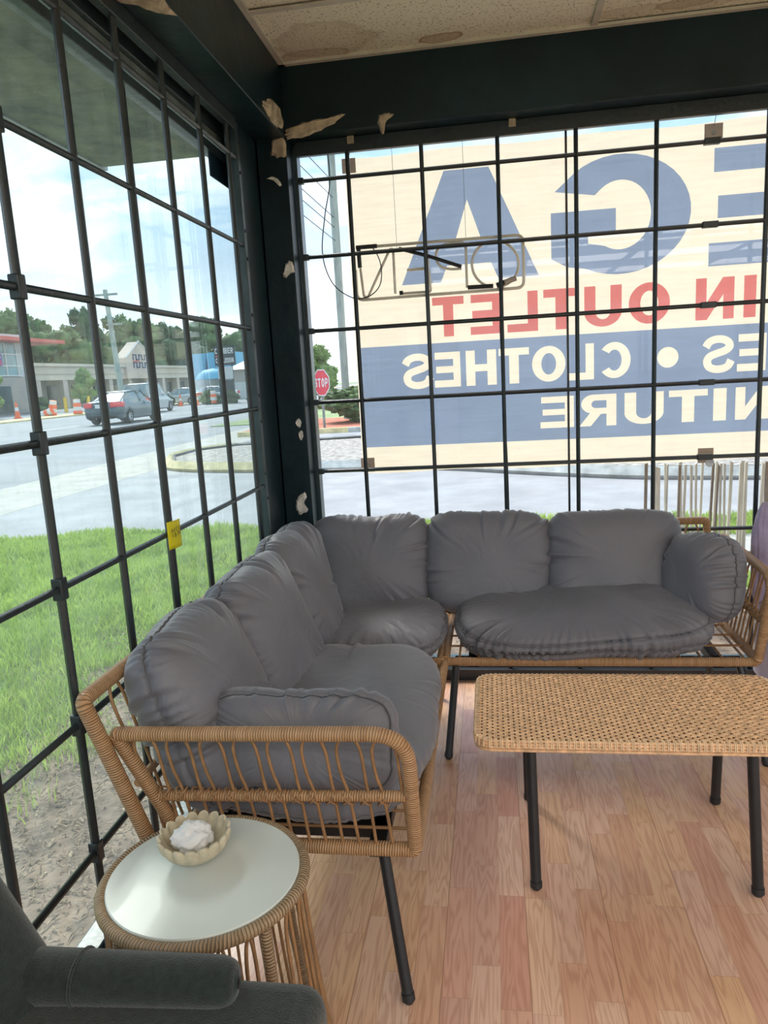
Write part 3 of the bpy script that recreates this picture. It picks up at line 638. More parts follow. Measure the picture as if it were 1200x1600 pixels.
# ------------------------------------------------------------------ cushions
def cushion(name, label, cat, w, h, t, loc, rot, seed=0, en=5.6, ep=0.52, seams=(0.0,), gather=.006, fold=.006, sag=None, group=None, nfold=5):
    """local frame: w along X, h along Y, thickness along Z (front face +Z)."""
    r = np.random.default_rng(seed)
    NS, NP = 300, 61
    a = np.linspace(0, 2 * PI, 4000, endpoint=False)
    ox = np.sign(np.cos(a)) * np.abs(np.cos(a)) ** (2 / en); oy = np.sign(np.sin(a)) * np.abs(np.sin(a)) ** (2 / en)
    o = np.stack([ox * w / 2, oy * h / 2], 1)
    L = np.concatenate([[0], np.cumsum(np.linalg.norm(np.diff(np.vstack([o, o[:1]]), axis=0), axis=1))]); tot = L[-1]
    sarr = np.linspace(0, tot, NS, endpoint=False); oc_ = np.vstack([o, o[:1]])
    out = np.stack([np.interp(sarr, L, oc_[:, 0]), np.interp(sarr, L, oc_[:, 1])], 1)
    phi = np.linspace(-PI / 2, PI / 2, NP) ; phi = phi * 0.985
    rho = np.cos(phi) ** ep; ze = np.sign(phi) * np.abs(np.sin(phi)) ** 0.85 * t / 2
    P = np.zeros((NS, NP, 3)); P[..., :2] = out[:, None, :] * rho[None, :, None]; P[..., 2] = ze[None, :]
    # arc distance from each seam, along the profile
    prof = np.stack([rho * min(w, h) / 2, ze], 1); pl = np.concatenate([[0], np.cumsum(np.linalg.norm(np.diff(prof, axis=0), axis=1))])
    def noise1(s, seed2, freq):
        rr = np.random.default_rng(seed2); v = 0
        for q in range(5):
            f = max(1, int(round(freq * rr.uniform(.6, 1.5)))); v = v + np.sin(2 * PI * f * s / tot + rr.uniform(0, 6.28)) / 5 ** .5
        return v
    disp = np.zeros((NS, NP))
    for si, ps in enumerate(seams):
        d0 = np.interp(ps, phi, pl); d = np.abs(pl - d0)[None, :]
        warp = noise1(sarr, seed + 11 + si, 9) * .022
        ridge = np.abs(np.sin((sarr + warp) / tot * PI * int(tot / .028)))[:, None]
        amp = (0.55 + 0.45 * noise1(sarr, seed + 5 + si, 6))[:, None].clip(.15, 1.3)
        reach = (.035 + .035 * (noise1(sarr, seed + 77 + si, 14)[:, None] * .5 + .5).clip(0, 1))
        disp += gather * amp * (ridge - .55) * np.exp(-(d / reach) ** 2)
        disp -= .008 * np.exp(-(d / .008) ** 2)
    # broad soft folds radiating from the rim and across the faces
    X, Y = P[..., 0], P[..., 1]
    depth_in = 1 - rho[None, :]                       # 0 at the rim, 1 at the middle of a face
    for q in range(nfold * 5):                         # creases running in from the rim
        s0 = r.uniform(0, tot); side = 1 if r.random() < .65 else -1; ln = r.uniform(.15, .42); wd = r.uniform(.006, .013); skew = r.uniform(-.08, .08)
        ds = (sarr[:, None] - s0 - skew * depth_in + tot / 2) % tot - tot / 2
        wgt = np.exp(-(depth_in / ln) ** 2) * (1 / (1 + np.exp(-side * phi[None, :] * 8)))
        rr_ = wd * (1 + 1.5 * depth_in)
        disp += fold * r.uniform(.4, 1.0) * (np.exp(-(ds / rr_) ** 2) - .9 * np.exp(-((ds - 1.6 * rr_) / (1.2 * rr_)) ** 2)) * wgt * (rho[None, :] > .12)
    # slack undulations of the cover
    ang = r.uniform(-.5, .5); ua = X * math.cos(ang) + Y * math.sin(ang); va = -X * math.sin(ang) + Y * math.cos(ang)
    disp += fold * .35 * np.sin(ua * 26 + 3 * np.sin(va * 7 + seed) + seed) * np.sin(va * 9 + seed * 1.7) * (np.abs(P[..., 2]) / (t / 2)) ** 2
    lf = .006 * (np.sin(X * 11 + seed) * np.sin(Y * 13 + seed * 2) + .5 * np.sin(X * 23 + Y * 17 + seed))
    disp += lf
    du = np.roll(P, -1, 0) - np.roll(P, 1, 0); dv = np.gradient(P, axis=1)
    N = np.cross(du, dv); N /= (np.linalg.norm(N, axis=2, keepdims=True) + 1e-9)
    if (N[:, NP // 2] * P[:, NP // 2]).sum() < 0: N = -N
    P = P + N * disp[..., None]
    if sag is not None: P = sag(P)
    seam_idx = [int(np.argmin(np.abs(phi - ps))) for ps in seams]
    pipes = [P[:, i] + N[:, i] * .004 for i in seam_idx]
    RM = np.array(Matrix(rot) if not isinstance(rot, (tuple, list)) or len(rot) != 3 or not np.isscalar(rot[0]) else Matrix.Identity(3))
    Q = P @ RM.T + np.array(loc)
    m = MB(); NPm = NP
    m.grid(Q, close_u=True)
    c0, c1 = Q[:, 0].mean(0), Q[:, -1].mean(0)
    m.add([c0], []) ; i0 = m.n - 1
    m.add([c1], []) ; i1 = m.n - 1
    for i in range(NS):
        j = (i + 1) % NS
        m.f.append([i0, j * NPm, i * NPm]); m.u.append([(0, 0)] * 3); m.m.append(0)
        m.f.append([i1, i * NPm + NPm - 1, j * NPm + NPm - 1]); m.u.append([(0, 0)] * 3); m.m.append(0)
    base = thing_loc = Vector(loc)
    # store mesh relative to its own origin
    for a_ in range(len(m.v)): m.v[a_] = m.v[a_] - np.array(loc)
    ob = m.build(name, FAB, auto=0); ob.location = loc
    tag(ob, label, cat, group)
    for pp in pipes:
        pm = MB(); pm.tube((pp @ RM.T), .0028, 6, closed=True)
        po = pm.build('piping', FABP, None); po.parent = ob
    return ob
def rotm(*axes):      # columns = world directions of local X, Y, Z
    return Matrix(((axes[0][0], axes[1][0], axes[2][0]), (axes[0][1], axes[1][1], axes[2][1]), (axes[0][2], axes[1][2], axes[2][2])))
def face_rot(normal_deg, tilt, roll=0):
    """front faces direction normal_deg (0=+x, -90=-y), leaning back by tilt"""
    a = R(normal_deg); n = Vector((math.cos(a) * math.cos(R(tilt)), math.sin(a) * math.cos(R(tilt)), math.sin(R(tilt))))
    x = Vector((-math.sin(a), math.cos(a), 0)); y = n.cross(x)
    if roll:
        q = Matrix.Rotation(R(roll), 3, n); x = q @ x; y = q @ y
    return rotm(x, y, n)
CG = 'grey back cushions on the rattan sofa set'
def slump(k=.15, drop=.02):
    def f(P):
        P = P.copy(); h = P[..., 1].max()
        P[..., 2] += k * (P[..., 1] / h).clip(-1, 0) ** 2 * .12
        return P
    return f
cushion('back_cushion', 'grey back cushion in the corner, facing the room, left of the two sofa cushions', 'cushion', .50, .41, .19, (.385, -.225, .605), face_rot(-90, 12, 1), 1, seams=(-.28,), gather=.011, fold=.009, sag=slump())
cushion('back_cushion', 'grey back cushion on the left half of the right-hand sofa, right of the corner seat', 'cushion', .51, .41, .18, (.875, -.225, .605), face_rot(-90, 12, -1.0), 2, seams=(-.28,), gather=.011, fold=.009, sag=slump())
cushion('back_cushion', 'grey back cushion on the right half of the right-hand sofa beside the arm pillow', 'cushion', .53, .40, .19, (1.375, -.245, .605), face_rot(-90, 14, 1.5), 3, seams=(-.28,), gather=.011, fold=.009, sag=slump())
cushion('back_cushion', 'nearest grey back cushion along the left window, behind the rattan arm', 'cushion', .50, .46, .21, (.165, -1.50, .585), face_rot(4, 20, -3), 4, seams=(.02,), gather=.014, fold=.010, sag=slump())
cushion('back_cushion', 'middle grey back cushion along the left window', 'cushion', .46, .46, .22, (.185, -1.07, .60), face_rot(-2, 16, 3), 5, seams=(.0,), gather=.015, fold=.013, sag=slump())
cushion('back_cushion', 'farthest grey back cushion along the left window, next to the corner', 'cushion', .42, .46, .20, (.19, -.665, .62), face_rot(-4, 14, 0), 6, seams=(-.05,), gather=.014, fold=.012, sag=slump())
def flatbot(zc):
    def f(P):
        P = P.copy(); P[..., 2] = np.maximum(P[..., 2], zc + .15 * (P[..., 2] - zc)); return P
    return f
flat = rotm(Vector((1, 0, 0)), Vector((0, 1, 0)), Vector((0, 0, 1)))
def tiltx(deg, rollz=0, y=0): return (Matrix.Rotation(R(rollz), 3, 'Z') @ Matrix.Rotation(R(deg), 3, 'X') @ Matrix.Rotation(R(y), 3, 'Y'))
def rseat(P):
    P = P.copy(); P[..., 2] -= .02 * np.exp(-((P[..., 0] + .15) / .25) ** 2) * (P[..., 2] > 0); P[..., 2] = np.maximum(P[..., 2], -.062 + .1 * P[..., 2]); return P
cushion('seat_cushion', 'long grey seat cushion with a gathered front on the right-hand sofa', 'cushion', .93, .50, .19, (1.215, -.425, .430), tiltx(9, 0, -2), 7, en=3.6, ep=.55, seams=(-.15, .30), gather=.017, fold=.012, sag=rseat, nfold=9)
cushion('seat_cushion', 'square grey seat cushion on the corner seat', 'cushion', .56, .54, .13, (.43, -.50, .415), tiltx(3, 3), 8, en=3.6, ep=.5, seams=(-.2, .25), gather=.009, fold=.010, nfold=8)
cushion('seat_cushion', 'long smooth grey seat cushion on the left sofa beside the window', 'cushion', .60, .98, .15, (.43, -1.245, .42), tiltx(0, 0, 2), 9, en=3.4, ep=.5, seams=(-.25,), gather=.005, fold=.007, nfold=12)
cushion('arm_pillow', 'small grey pillow standing behind the near rattan arm of the left sofa', 'pillow', .45, .235, .12, (.45, -1.655, .555), face_rot(-90, 14, 0), 10, en=5, ep=.5, seams=(.42,), gather=.005, fold=.006)
cushion('arm_pillow', 'small grey pillow leaning on the right arm of the right-hand sofa', 'pillow', .30, .32, .20, (1.665, -.42, .575), face_rot(-150, 8, 4), 11, en=3.6, ep=.55, seams=(.0,), gather=.013, fold=.010)

# ------------------------------------------------------------------ rattan sofa modules
RZ = 0.345   # seat rail height
def tub(parent, name, pts, r, matx=RAT, sides=12, closed=False, flat=1.0):
    return MB().tube(pts, r, sides, closed=closed, flat=flat).build(name, matx, parent, auto=60)
def spindle_pair(parent, fr, x0, ztop, zmid, zbot):
    """fr maps (along, drop z, lean) to world"""
    for pts in ([(x0 + .006, ztop - .008), (x0 - .004, ztop - .04), (x0 + .000, ztop - .10), (x0 + .012, zmid), (x0 + .022, zbot)],
                [(x0 + .038, ztop - .008), (x0 + .048, ztop - .045), (x0 + .052, ztop - .12), (x0 + .055, zmid), (x0 + .060, zbot)]):
        MB().tube(bez([fr(a, z) for a, z in pts], 6), .0038, 6).build('spindle', ROD, parent, auto=0)
def bindings(parent, fr, xs, z, ry, r=.0165):
    m = MB()
    for x in xs:
        for sgn in (1, -1):
            ring = []
            for k in range(16):
                a = 2 * PI * k / 16
                p = np.array(fr(x + sgn * .011 * math.cos(a), z)) + np.array(ry) * r * math.cos(a + PI / 2) * 0
                q = np.array(fr(x + sgn * .012 * math.cos(a), z + r * math.cos(a)))
                ring.append(q + np.array(ry) * r * math.sin(a))
            m.tube(ring, .0022, 5, closed=True)
    m.build('cane_binding', ROD, parent)
def black_leg(parent, top, foot, r=.0135):
    t, f = np.array(top, float), np.array(foot, float)
    d = (f - t) / np.linalg.norm(f - t)
    o = MB().tube([t, f - d * .022], [r, r], 12).build('leg', BLACK, parent)
    MB().tube([f - d * .024, f - d * .008, f], [r * 1.12, r * 1.12, r * .6], 12).build('foot_cap', SLEEVE, o)
# ---- left sofa (back to the left window, near arm)
ls = thing('rattan_sofa', (.40, -1.22, 0), 'rattan loveseat along the left window, its wrapped arm facing the camera', 'sofa')
yN, yF = -1.745, -.69
armf = lambda x, z: (x, yN - (z - RZ) * .20, z)
# near arm frame: back post, top rail, rounded front, bottom rail
arm_pts = rounded([armf(.182, RZ - .01), armf(.072, .640), armf(.715, .652), armf(.712, RZ), armf(.182, RZ)], [0, .012, .085, .012, 0], 12)
tub(ls, 'arm_frame', arm_pts, .0165)
tub(ls, 'arm_mid_rail', [armf(.125, .475), armf(.70, .492)], .0125)
for k in range(8):
    x0 = .125 + k * .0755
    spindle_pair(ls, armf, x0 - .012, .645, .485, RZ)
bindings(ls, armf, [.16 + .0378 * k for k in range(14)], .483, (0, -1, 0.0), .0145)
# outer back post and top rail of the backrest
bk = lambda y, z: (.127 - (z - RZ) * .245, y, z)
tub(ls, 'back_frame', rounded([bk(yN - .045, RZ - .03), bk(yN - .100, .735), bk(yF - .01, .735), bk(yF, RZ)], [0, .02, .02, 0], 8), .0172)
tub(ls, 'back_mid_rail', [bk(yN - .02, .50), bk(yF, .50)], .010)
for k in range(13):
    y0 = yN + .0 + k * .08
    spindle_pair(ls, lambda a, z: bk(a, z), y0, .73, .55, RZ)
tub(ls, 'seat_rail', [(.712, yN + .01, RZ), (.712, yF, RZ)], .0155)
tub(ls, 'seat_rail', [(.165, yN, RZ), (.165, yF, RZ)], .0145)
tub(ls, 'seat_rail', [(.165, yF, RZ), (.712, yF, RZ)], .0145)
for k in range(14): tub(ls, 'seat_slat', [(.17, yN + .07 + k * .07, RZ + .004), (.70, yN + .07 + k * .07, RZ + .004)], .0042, ROD, 6)
for z in (RZ - .035, RZ - .0): pass
m = MB(); m.box((.60, yN + .03, RZ - .045), (.64, yF - .02, RZ - .012)); m.box((.20, yN + .03, RZ - .045), (.24, yF - .02, RZ - .012))
m.box((.20, yN + .10, RZ - .045), (.64, yN + .14, RZ - .012)); m.box((.20, yF - .12, RZ - .045), (.64, yF - .08, RZ - .012)); m.build('under_frame', BLACK, ls, bevel=.003)
tub(ls, 'brace', [(.62, yN + .10, RZ - .03), (.44, yN + .40, RZ - .03)], .018, BLACK, 8)
black_leg(ls, (.635, yN + .03, RZ - .03), (.687, -1.797, 0)); black_leg(ls, (.62, yF - .06, RZ - .03), (.655, -.775, 0))
black_leg(ls, (.22, yN + .05, RZ - .03), (.185, -1.76, 0)); black_leg(ls, (.22, yF - .08, RZ - .03), (.20, -.74, 0))
# ---- right sofa (back to the back window, arm on its right)
rs = thing('rattan_sofa', (1.25, -.38, 0), 'rattan loveseat along the back window under the banner, arm on its right', 'sofa')
xA, xB, yFr = .715, 1.785, -.645
armr = lambda y, z: (xB + .0 + (z - RZ) * .16, y, z)
tub(rs, 'arm_frame', rounded([armr(-.15, RZ), armr(-.05, .650), armr(-.645, .635), armr(-.655, RZ), armr(-.15, RZ)], [0, .03, .10, .012, 0], 12), .0165)
tub(rs, 'arm_mid_rail', [armr(-.10, .485), armr(-.65, .480)], .0115)
for k in range(7): spindle_pair(rs, lambda a, z: armr(-.60 + (a), z), k * .076, .640, .485, RZ)
bindings(rs, lambda a, z: armr(a, z), [-.60 + .038 * k for k in range(13)], .482, (1, 0, 0), .0135)
bkr = lambda x, z: (x, -.135 + (z - RZ) * .24, z)
tub(rs, 'back_frame', rounded([bkr(xB - .01, RZ), bkr(xB - .01, .715), bkr(xA, .715), bkr(xA, RZ)], [0, .012, .012, 0], 8), .0155)
tub(rs, 'back_mid_rail', [bkr(xA, .53), bkr(xB - .01, .53)], .010)
for k in range(13): spindle_pair(rs, bkr, xA + .02 + k * .08, .71, .55, RZ)
tub(rs, 'seat_rail', [(xA - .01, yFr, RZ - .008), (xB + .0, yFr, RZ - .008)], .0160)
tub(rs, 'seat_rail', [(xA, yFr, RZ), (xA, -.135, RZ)], .0145)
tub(rs, 'seat_rail', [(xA, -.135, RZ), (xB, -.135, RZ)], .0145)
for k in range(15): tub(rs, 'seat_slat', [(xA + .05 + k * .07, yFr, RZ + .004), (xA + .05 + k * .07, -.14, RZ + .004)], .0042, ROD, 6)
for k in range(4): tub(rs, 'seat_slat', [(xA, yFr + .11 + k * .11, RZ + .01), (xB, yFr + .11 + k * .11, RZ + .01)], .0042, ROD, 6)
m = MB(); m.box((xA + .03, -.60, RZ - .05), (xB - .03, -.565, RZ - .016)); m.box((xA + .03, -.20, RZ - .05), (xB - .03, -.165, RZ - .016))
m.box((xA + .08, -.60, RZ - .05), (xA + .12, -.165, RZ - .016)); m.box((xB - .13, -.60, RZ - .05), (xB - .09, -.165, RZ - .016)); m.build('under_frame', BLACK, rs, bevel=.003)
black_leg(rs, (.752, -.655, RZ - .02), (.716, -.735, 0)); black_leg(rs, (xB - .05, -.62, RZ - .02), (1.80, -.74, 0))
black_leg(rs, (.70, -.20, RZ - .02), (.646, -.222, 0), .0115); black_leg(rs, (xB - .05, -.18, RZ - .02), (xB, -.16, 0))
# ---- corner seat
cs = thing('rattan_corner_seat', (.42, -.38, 0), 'rattan corner seat between the two loveseats', 'corner seat')
x0c, x1c, y0c, y1c = .15, .695, -.665, -.135
tub(cs, 'seat_frame', rounded([(x0c, y0c, RZ), (x1c, y0c, RZ), (x1c, y1c, RZ), (x0c, y1c, RZ)], .02, 5, True), .0145, closed=True)
for k in range(7): tub(cs, 'seat_slat', [(x0c + .06 + k * .07, y0c, RZ + .004), (x0c + .06 + k * .07, y1c, RZ + .004)], .0042, ROD, 6)
tub(cs, 'back_frame', rounded([(x1c, y1c, RZ), (x1c, y1c + .09, .715), (x0c - .09, y1c + .09, .725), (x0c - .10, y0c, .725), (x0c, y0c, RZ)], [0, .012, .02, .012, 0], 6), .0150)
for k in range(6): spindle_pair(cs, lambda a, z: (a, y1c + (z - RZ) * .24, z), x0c + .02 + k * .08, .71, .55, RZ)
for k in range(6): spindle_pair(cs, lambda a, z: (x0c - (z - RZ) * .27, a, z), y0c + .03 + k * .08, .71, .55, RZ)
black_leg(cs, (x0c + .04, y0c + .03, RZ), (x0c, y0c, 0), .0115); black_leg(cs, (x0c + .04, y1c - .04, RZ), (x0c, y1c, 0), .0115)
m = MB(); m.box((x0c + .03, y0c + .05, RZ - .045), (x1c - .02, y0c + .085, RZ - .015)); m.box((x0c + .03, y1c - .09, RZ - .045), (x1c - .02, y1c - .05, RZ - .015)); m.build('under_frame', BLACK, cs, bevel=.003)

# ------------------------------------------------------------------ woven coffee table
ct = thing('coffee_table', (1.27, -1.17, 0), 'rectangular woven rattan coffee table with black legs in front of the sofas', 'coffee table')
TX0, TX1, TY0, TY1, TZ = .838, 1.700, -1.385, -.955, .418
rc = .045
def inset(x):      # half-length trimming for rounded corners
    for e, s in ((TX0, 1), (TX1, -1)):
        d = (x - e) * s
        if d < rc: return rc - math.sqrt(max(0, rc * rc - (rc - d) ** 2))
    return 0
ncol, nrow = 58, 45
m = MB(); pitch = (TX1 - TX0 - .02) / ncol; rp = (TY1 - TY0 - .02) / nrow
for j in range(nrow):
    y = TY0 + .01 + (j + .5) * rp; ph = PI * (j % 2)
    dy = min(y - TY0, TY1 - y); ix = rc - math.sqrt(max(0, rc * rc - (rc - dy) ** 2)) if dy < rc else 0
    xs = np.arange(TX0 + .006 + ix, TX1 - .006 - ix, pitch / 4)
    pts = [(x, y + .0006 * math.sin(x * 90 + j), TZ + .0024 * math.cos((x - TX0) / pitch * PI + ph)) for x in xs]
    m.tube(pts, rp * .47, 6, flat=.46, ref=(0, 0, 1))
m.build('woven_rows', RODL, ct, auto=0)
m = MB()
for i in range(ncol):
    xc = TX0 + .01 + (i + .5) * pitch - pitch * .5; ins = inset(xc)
    for dx in (-.0022, .0022):
        ys = np.arange(TY0 + .006 + ins, TY1 - .006 - ins, rp / 2)
        pts = [(xc + dx, y, TZ - .0009 - .0026 * math.cos((y - TY0 - .01 - rp / 2) / rp * PI + PI * i)) for y in ys]
        m.tube(pts, .0024, 5, flat=.7)
m.build('woven_uprights', RODV, ct, auto=0)
rim = rounded([(TX0, TY0, TZ - .008), (TX1, TY0, TZ - .008), (TX1, TY1, TZ - .008), (TX0, TY1, TZ - .008)], rc * 1.2, 10, True)
m = MB()
for dz, rr in ((.007, .0045), (-.001, .0050), (-.010, .0050), (-.019, .0045)): m.tube([(p[0], p[1], p[2] + dz) for p in rim], rr, 6, closed=True)
m.build('rim_strands', RODL, ct, auto=0)
m = MB(); k = 0
Lr = np.concatenate([[0], np.cumsum(np.linalg.norm(np.diff(np.vstack([rim, rim[:1]]), axis=0), axis=1))]); rim2 = np.vstack([rim, rim[:1]])
cen = rim.mean(0)
for s in np.arange(0, Lr[-1], pitch):
    p = np.array([np.interp(s, Lr, rim2[:, q]) for q in range(3)]); 
    nrm = np.array([1 if abs(p[0] - TX1) < .002 else (-1 if abs(p[0] - TX0) < .002 else 0), 1 if abs(p[1] - TY1) < .002 else (-1 if abs(p[1] - TY0) < .002 else 0), 0], float)
    if not nrm.any(): nrm = (p - cen) * np.array([1, 1, 0]); 
    nrm /= np.linalg.norm(nrm); tn = np.array([-nrm[1], nrm[0], 0])
    for dx in (-.0022, .0022):
        m.tube([p - nrm * .010 + np.array([0, 0, .0115]) + tn * dx, p + nrm * .002 + np.array([0, 0, .0115]) + tn * dx, p + nrm * .0050 + np.array([0, 0, .004]) + tn * dx, p + nrm * .0050 + np.array([0, 0, -.010]) + tn * dx], .0018, 5)
m.build('rim_binding', RODV, ct, auto=0)
m = MB(); pl = rounded([(TX0 + .01, TY0 + .01, TZ - .012), (TX1 - .01, TY0 + .01, TZ - .012), (TX1 - .01, TY1 - .01, TZ - .012), (TX0 + .01, TY1 - .01, TZ - .012)], rc, 8, True)
m.prism(pl, (0, 0, .006)); m.build('table_core', mat('dark_rattan_core', (.10, .05, .022), .8), ct, smooth=False)
for tx_, ty_, fx_, fy_ in ((.982, -1.345, .988, -1.406), (1.540, -1.345, 1.552, -1.392), (1.565, -1.0, 1.564, -.975), (.985, -1.0, .990, -.985)):
    black_leg(ct, (tx_, ty_, TZ - .02), (fx_, fy_, 0), .0145)
m = MB(); m.box((.96, -1.36, TZ - .035), (1.58, -1.33, TZ - .014)); m.box((.96, -1.02, TZ - .035), (1.58, -.99, TZ - .014)); m.box((.965, -1.36, TZ - .035), (.995, -.99, TZ - .014)); m.box((1.535, -1.36, TZ - .035), (1.565, -.99, TZ - .014)); m.build('under_frame', BLACK, ct, bevel=.003)

# ------------------------------------------------------------------ round side table with frosted glass
SX, SY, SZ, SR = .352, -2.033, .475, .185
st = thing('side_table', (SX, SY, 0), 'round rattan side table with a frosted glass top in front of the left sofa', 'side table')
ring = [(SX + SR * math.cos(a), SY + SR * .96 * math.sin(a), SZ) for a in np.linspace(0, 2 * PI, 72, endpoint=False)]
tub(st, 'top_ring', ring, .0115, RATG, 10, closed=True)
FROST = bpy.data.materials.new('frosted_glass'); FROST.use_nodes = True
_b = FROST.node_tree.nodes['Principled BSDF']; _nt = FROST.node_tree
_tc = nn(_nt, 'ShaderNodeTexCoord'); _n = nn(_nt, 'ShaderNodeTexNoise', i_Vector=_tc.outputs['Object'], i_Scale=6.0)
_nt.links.new(ramp(_nt, _n.outputs[0], [(.3, (.60, .66, .63)), (.7, (.66, .71, .68))]), _b.inputs['Base Color']); _b.inputs['Roughness'].default_value = .28
_b.inputs['Transmission Weight'].default_value = .0; _b.inputs['Coat Weight'].default_value = .08
m = MB(); gr = SR - .008
m.lathe([(.0001, .0125), (gr - .002, .0125), (gr, .0105), (gr, .0075), (gr - .002, .0055), (.0001, .0055)], (0, 0, SZ), 64)
m.v[0] = m.v[0] * np.array([1, .96, 1]) + np.array([SX, SY, 0]); m.build('glass_top', FROST, st)
PAD = mat('clear_pad', (.35, .48, .42), .2)
for a in (35, 125, 215, 305):
    cx_, cy_ = SX + .145 * math.cos(R(a)), SY + .14 * math.sin(R(a))
    MB().cyl((cx_, cy_, SZ + .001), (cx_, cy_, SZ + .0055), .012, 16).build('glass_pad', PAD, st)
for a in (-35, 55, 145, 235):
    c, s = math.cos(R(a)), math.sin(R(a))
    tub(st, 'leg', [(SX + SR * c * .95, SY + SR * s * .92, SZ - .01), (SX + .19 * c, SY + .185 * s, .25), (SX + .225 * c, SY + .22 * s, 0.0)], .0105, RATG, 10)
for a0 in (-35, 55, 145, 235):
    for k in range(5):
        a = a0 + 14 + k * 15.5; c, s = math.cos(R(a)), math.sin(R(a)); c2, s2 = math.cos(R(a + 5.5)), math.sin(R(a + 5.5)); cm, sm = math.cos(R(a + 2.7)), math.sin(R(a + 2.7))
        loop = bez([(SX + .222 * c, SY + .217 * s, .02), (SX + .20 * c, SY + .195 * s, .20), (SX + .182 * c, SY + .176 * s, SZ - .07), (SX + .182 * cm, SY + .176 * sm, SZ - .012),
                    (SX + .182 * c2, SY + .176 * s2, SZ - .07), (SX + .20 * c2, SY + .195 * s2, .20), (SX + .222 * c2, SY + .217 * s2, .02)], 8)
        MB().tube(loop, .0034, 6).build('hoop', ROD, st, auto=0)
ring = [(SX + .224 * math.cos(a), SY + .219 * math.sin(a), .022) for a in np.linspace(0, 2 * PI, 60, endpoint=False)]
tub(st, 'base_ring', ring, .010, RATG, 10, closed=True)
# scalloped bowl with cotton
BX, BYY, BZ = .322, -1.995, SZ + .0125
CER = mat('speckled_stoneware', (0.52, 0.46, 0.33), .55, var=.12, vs=40, bump=.15, bs=90)
NSC, NR = 17, 26
def bowl_r(t):      # profile radius by t 0..1 from the foot to the lip
    return .022 + .045 * (1 - (1 - t) ** 2.1)
P = []
for k in range(NSC * 8):
    a = 2 * PI * k / (NSC * 8); lobe = abs(math.sin(a * NSC / 2)); row = []
    for q in range(NR):
        t = q / (NR - 1)
        r_ = bowl_r(t) * (1 + .10 * (lobe - .6) * t); z_ = .050 * t ** 1.15 + .008 * (lobe ** .6 - .5) * t ** 5
        row.append((BX + r_ * math.cos(a), BYY + r_ * math.sin(a), BZ + .002 + z_))
    for q in range(NR - 1, -1, -1):
        t = q / (NR - 1)
        r_ = (bowl_r(t) - .0045) * (1 + .09 * (lobe - .6) * t); z_ = .006 + .046 * t ** 1.15 + .008 * (lobe ** .6 - .5) * t ** 5
        row.append((BX + max(r_, .001) * math.cos(a), BYY + max(r_, .001) * math.sin(a), BZ + .002 + z_))
    P.append(row)
m = MB(); m.grid(np.array(P), close_u=True); m.lathe([(.0001, .0015), (.023, .0015), (.0235, .004)], (BX, BYY, BZ), 32)
m.lathe([(.019, .0085), (.0001, .0085)], (BX, BYY, BZ), 32)
bo = m.build('scalloped_bowl', CER, auto=0); tag(bo, 'scalloped cream stoneware bowl on the frosted glass side table', 'bowl')
m = MB(); P = []
for a in np.linspace(0, 2 * PI, 60, endpoint=False):
    row = []
    for b in np.linspace(.001, PI - .001, 34):
        d = Vector((math.cos(a) * math.sin(b), math.sin(a) * math.sin(b), math.cos(b)))
        k = 1 + .22 * noise.noise(d * 2.2 + Vector((5, 1, 2))) + .10 * noise.noise(d * 5) + .03 * noise.noise(d * 16)
        row.append((BX - .004 + d.x * .038 * k, BYY + d.y * .036 * k, BZ + .043 + d.z * .026 * k))
    P.append(row[::-1])
m.grid(np.array(P), close_u=True)
co = m.build('cotton_wad', mat('cotton', (.86, .86, .86), .95, var=.03, bump=.3, bs=120, trans=.2), auto=0); tag(co, 'white wad of cotton lying in the scalloped bowl', 'cotton')

# ------------------------------------------------------------------ dark green armchair in the foreground
def soft(parent, name, a, b, matx, bev, seg=5, rot=None, piv=None, sub=1):
    m = MB(); m.box(a, b, rot, piv); o = m.build(name, matx, parent)
    bv = o.modifiers.new('b', 'BEVEL'); bv.width = bev; bv.segments = seg; bv.limit_method = 'NONE'
    return o
ac = thing('armchair', (.25, -2.62, 0), 'dark green felt armchair in the bottom left corner of the photo', 'armchair')
soft(ac, 'seat', (.16, -2.95, .30), (.640, -2.258, .497), GREEN, .04)
# rolled arm on the far side, runs along x, swelling into the back
pts = [(.10, -2.325, .512), (.20, -2.318, .512), (.30, -2.312, .512), (.40, -2.308, .512), (.515, -2.303, .512)]
m = MB(); m.tube(bez(pts, 20), np.interp(np.linspace(0, 1, 81), [0, .3, .88, .93, .96, .98, .99, 1], [.046, .040, .036, .035, .031, .026, .020, .008]), 32); m.build('arm', GREEN, ac, auto=0)

m = MB(); m.tube([(.275, -2.3135 + .0405 * math.cos(a), .512 + .0405 * math.sin(a)) for a in np.linspace(0, 2 * PI, 24, endpoint=False)], .0025, 6, closed=True); m.build('welt', GREEN, ac, auto=0)
# curved shell back
P = []
for i, u in enumerate(np.linspace(0, 1, 28)):
    z = .26 + .72 * u
    lean = -.155 * max(0, (z - .45)) / .45
    row = []
    for ph in np.linspace(0, 2 * PI, 40, endpoint=False):
        # closed slab section in plan: along y with rounded edges, bulging back
        sx_ = .055 * np.sign(math.cos(ph)) * abs(math.cos(ph)) ** .7; sy_ = .36 * np.sign(math.sin(ph)) * abs(math.sin(ph)) ** .45
        k = 1 - .9 * max(0, (u - .86) / .14) ** 3
        flare = 1 - .10 * u
        row.append((.150 + lean + sx_ * k + .08 * (1 - u) * math.exp(-((sy_ - .33) / .1) ** 2), -2.615 + sy_ * flare * (1 - .12 * max(0, (u - .8) / .2) ** 2), z))
    P.append(row)
m = MB(); m.grid(np.array(P)[::-1], close_v=True); n = 40
m.f.append(list(range(0, n))); m.u.append([(0, 0)] * n); m.m.append(0)
m.build('backrest', GREEN, ac, auto=0)
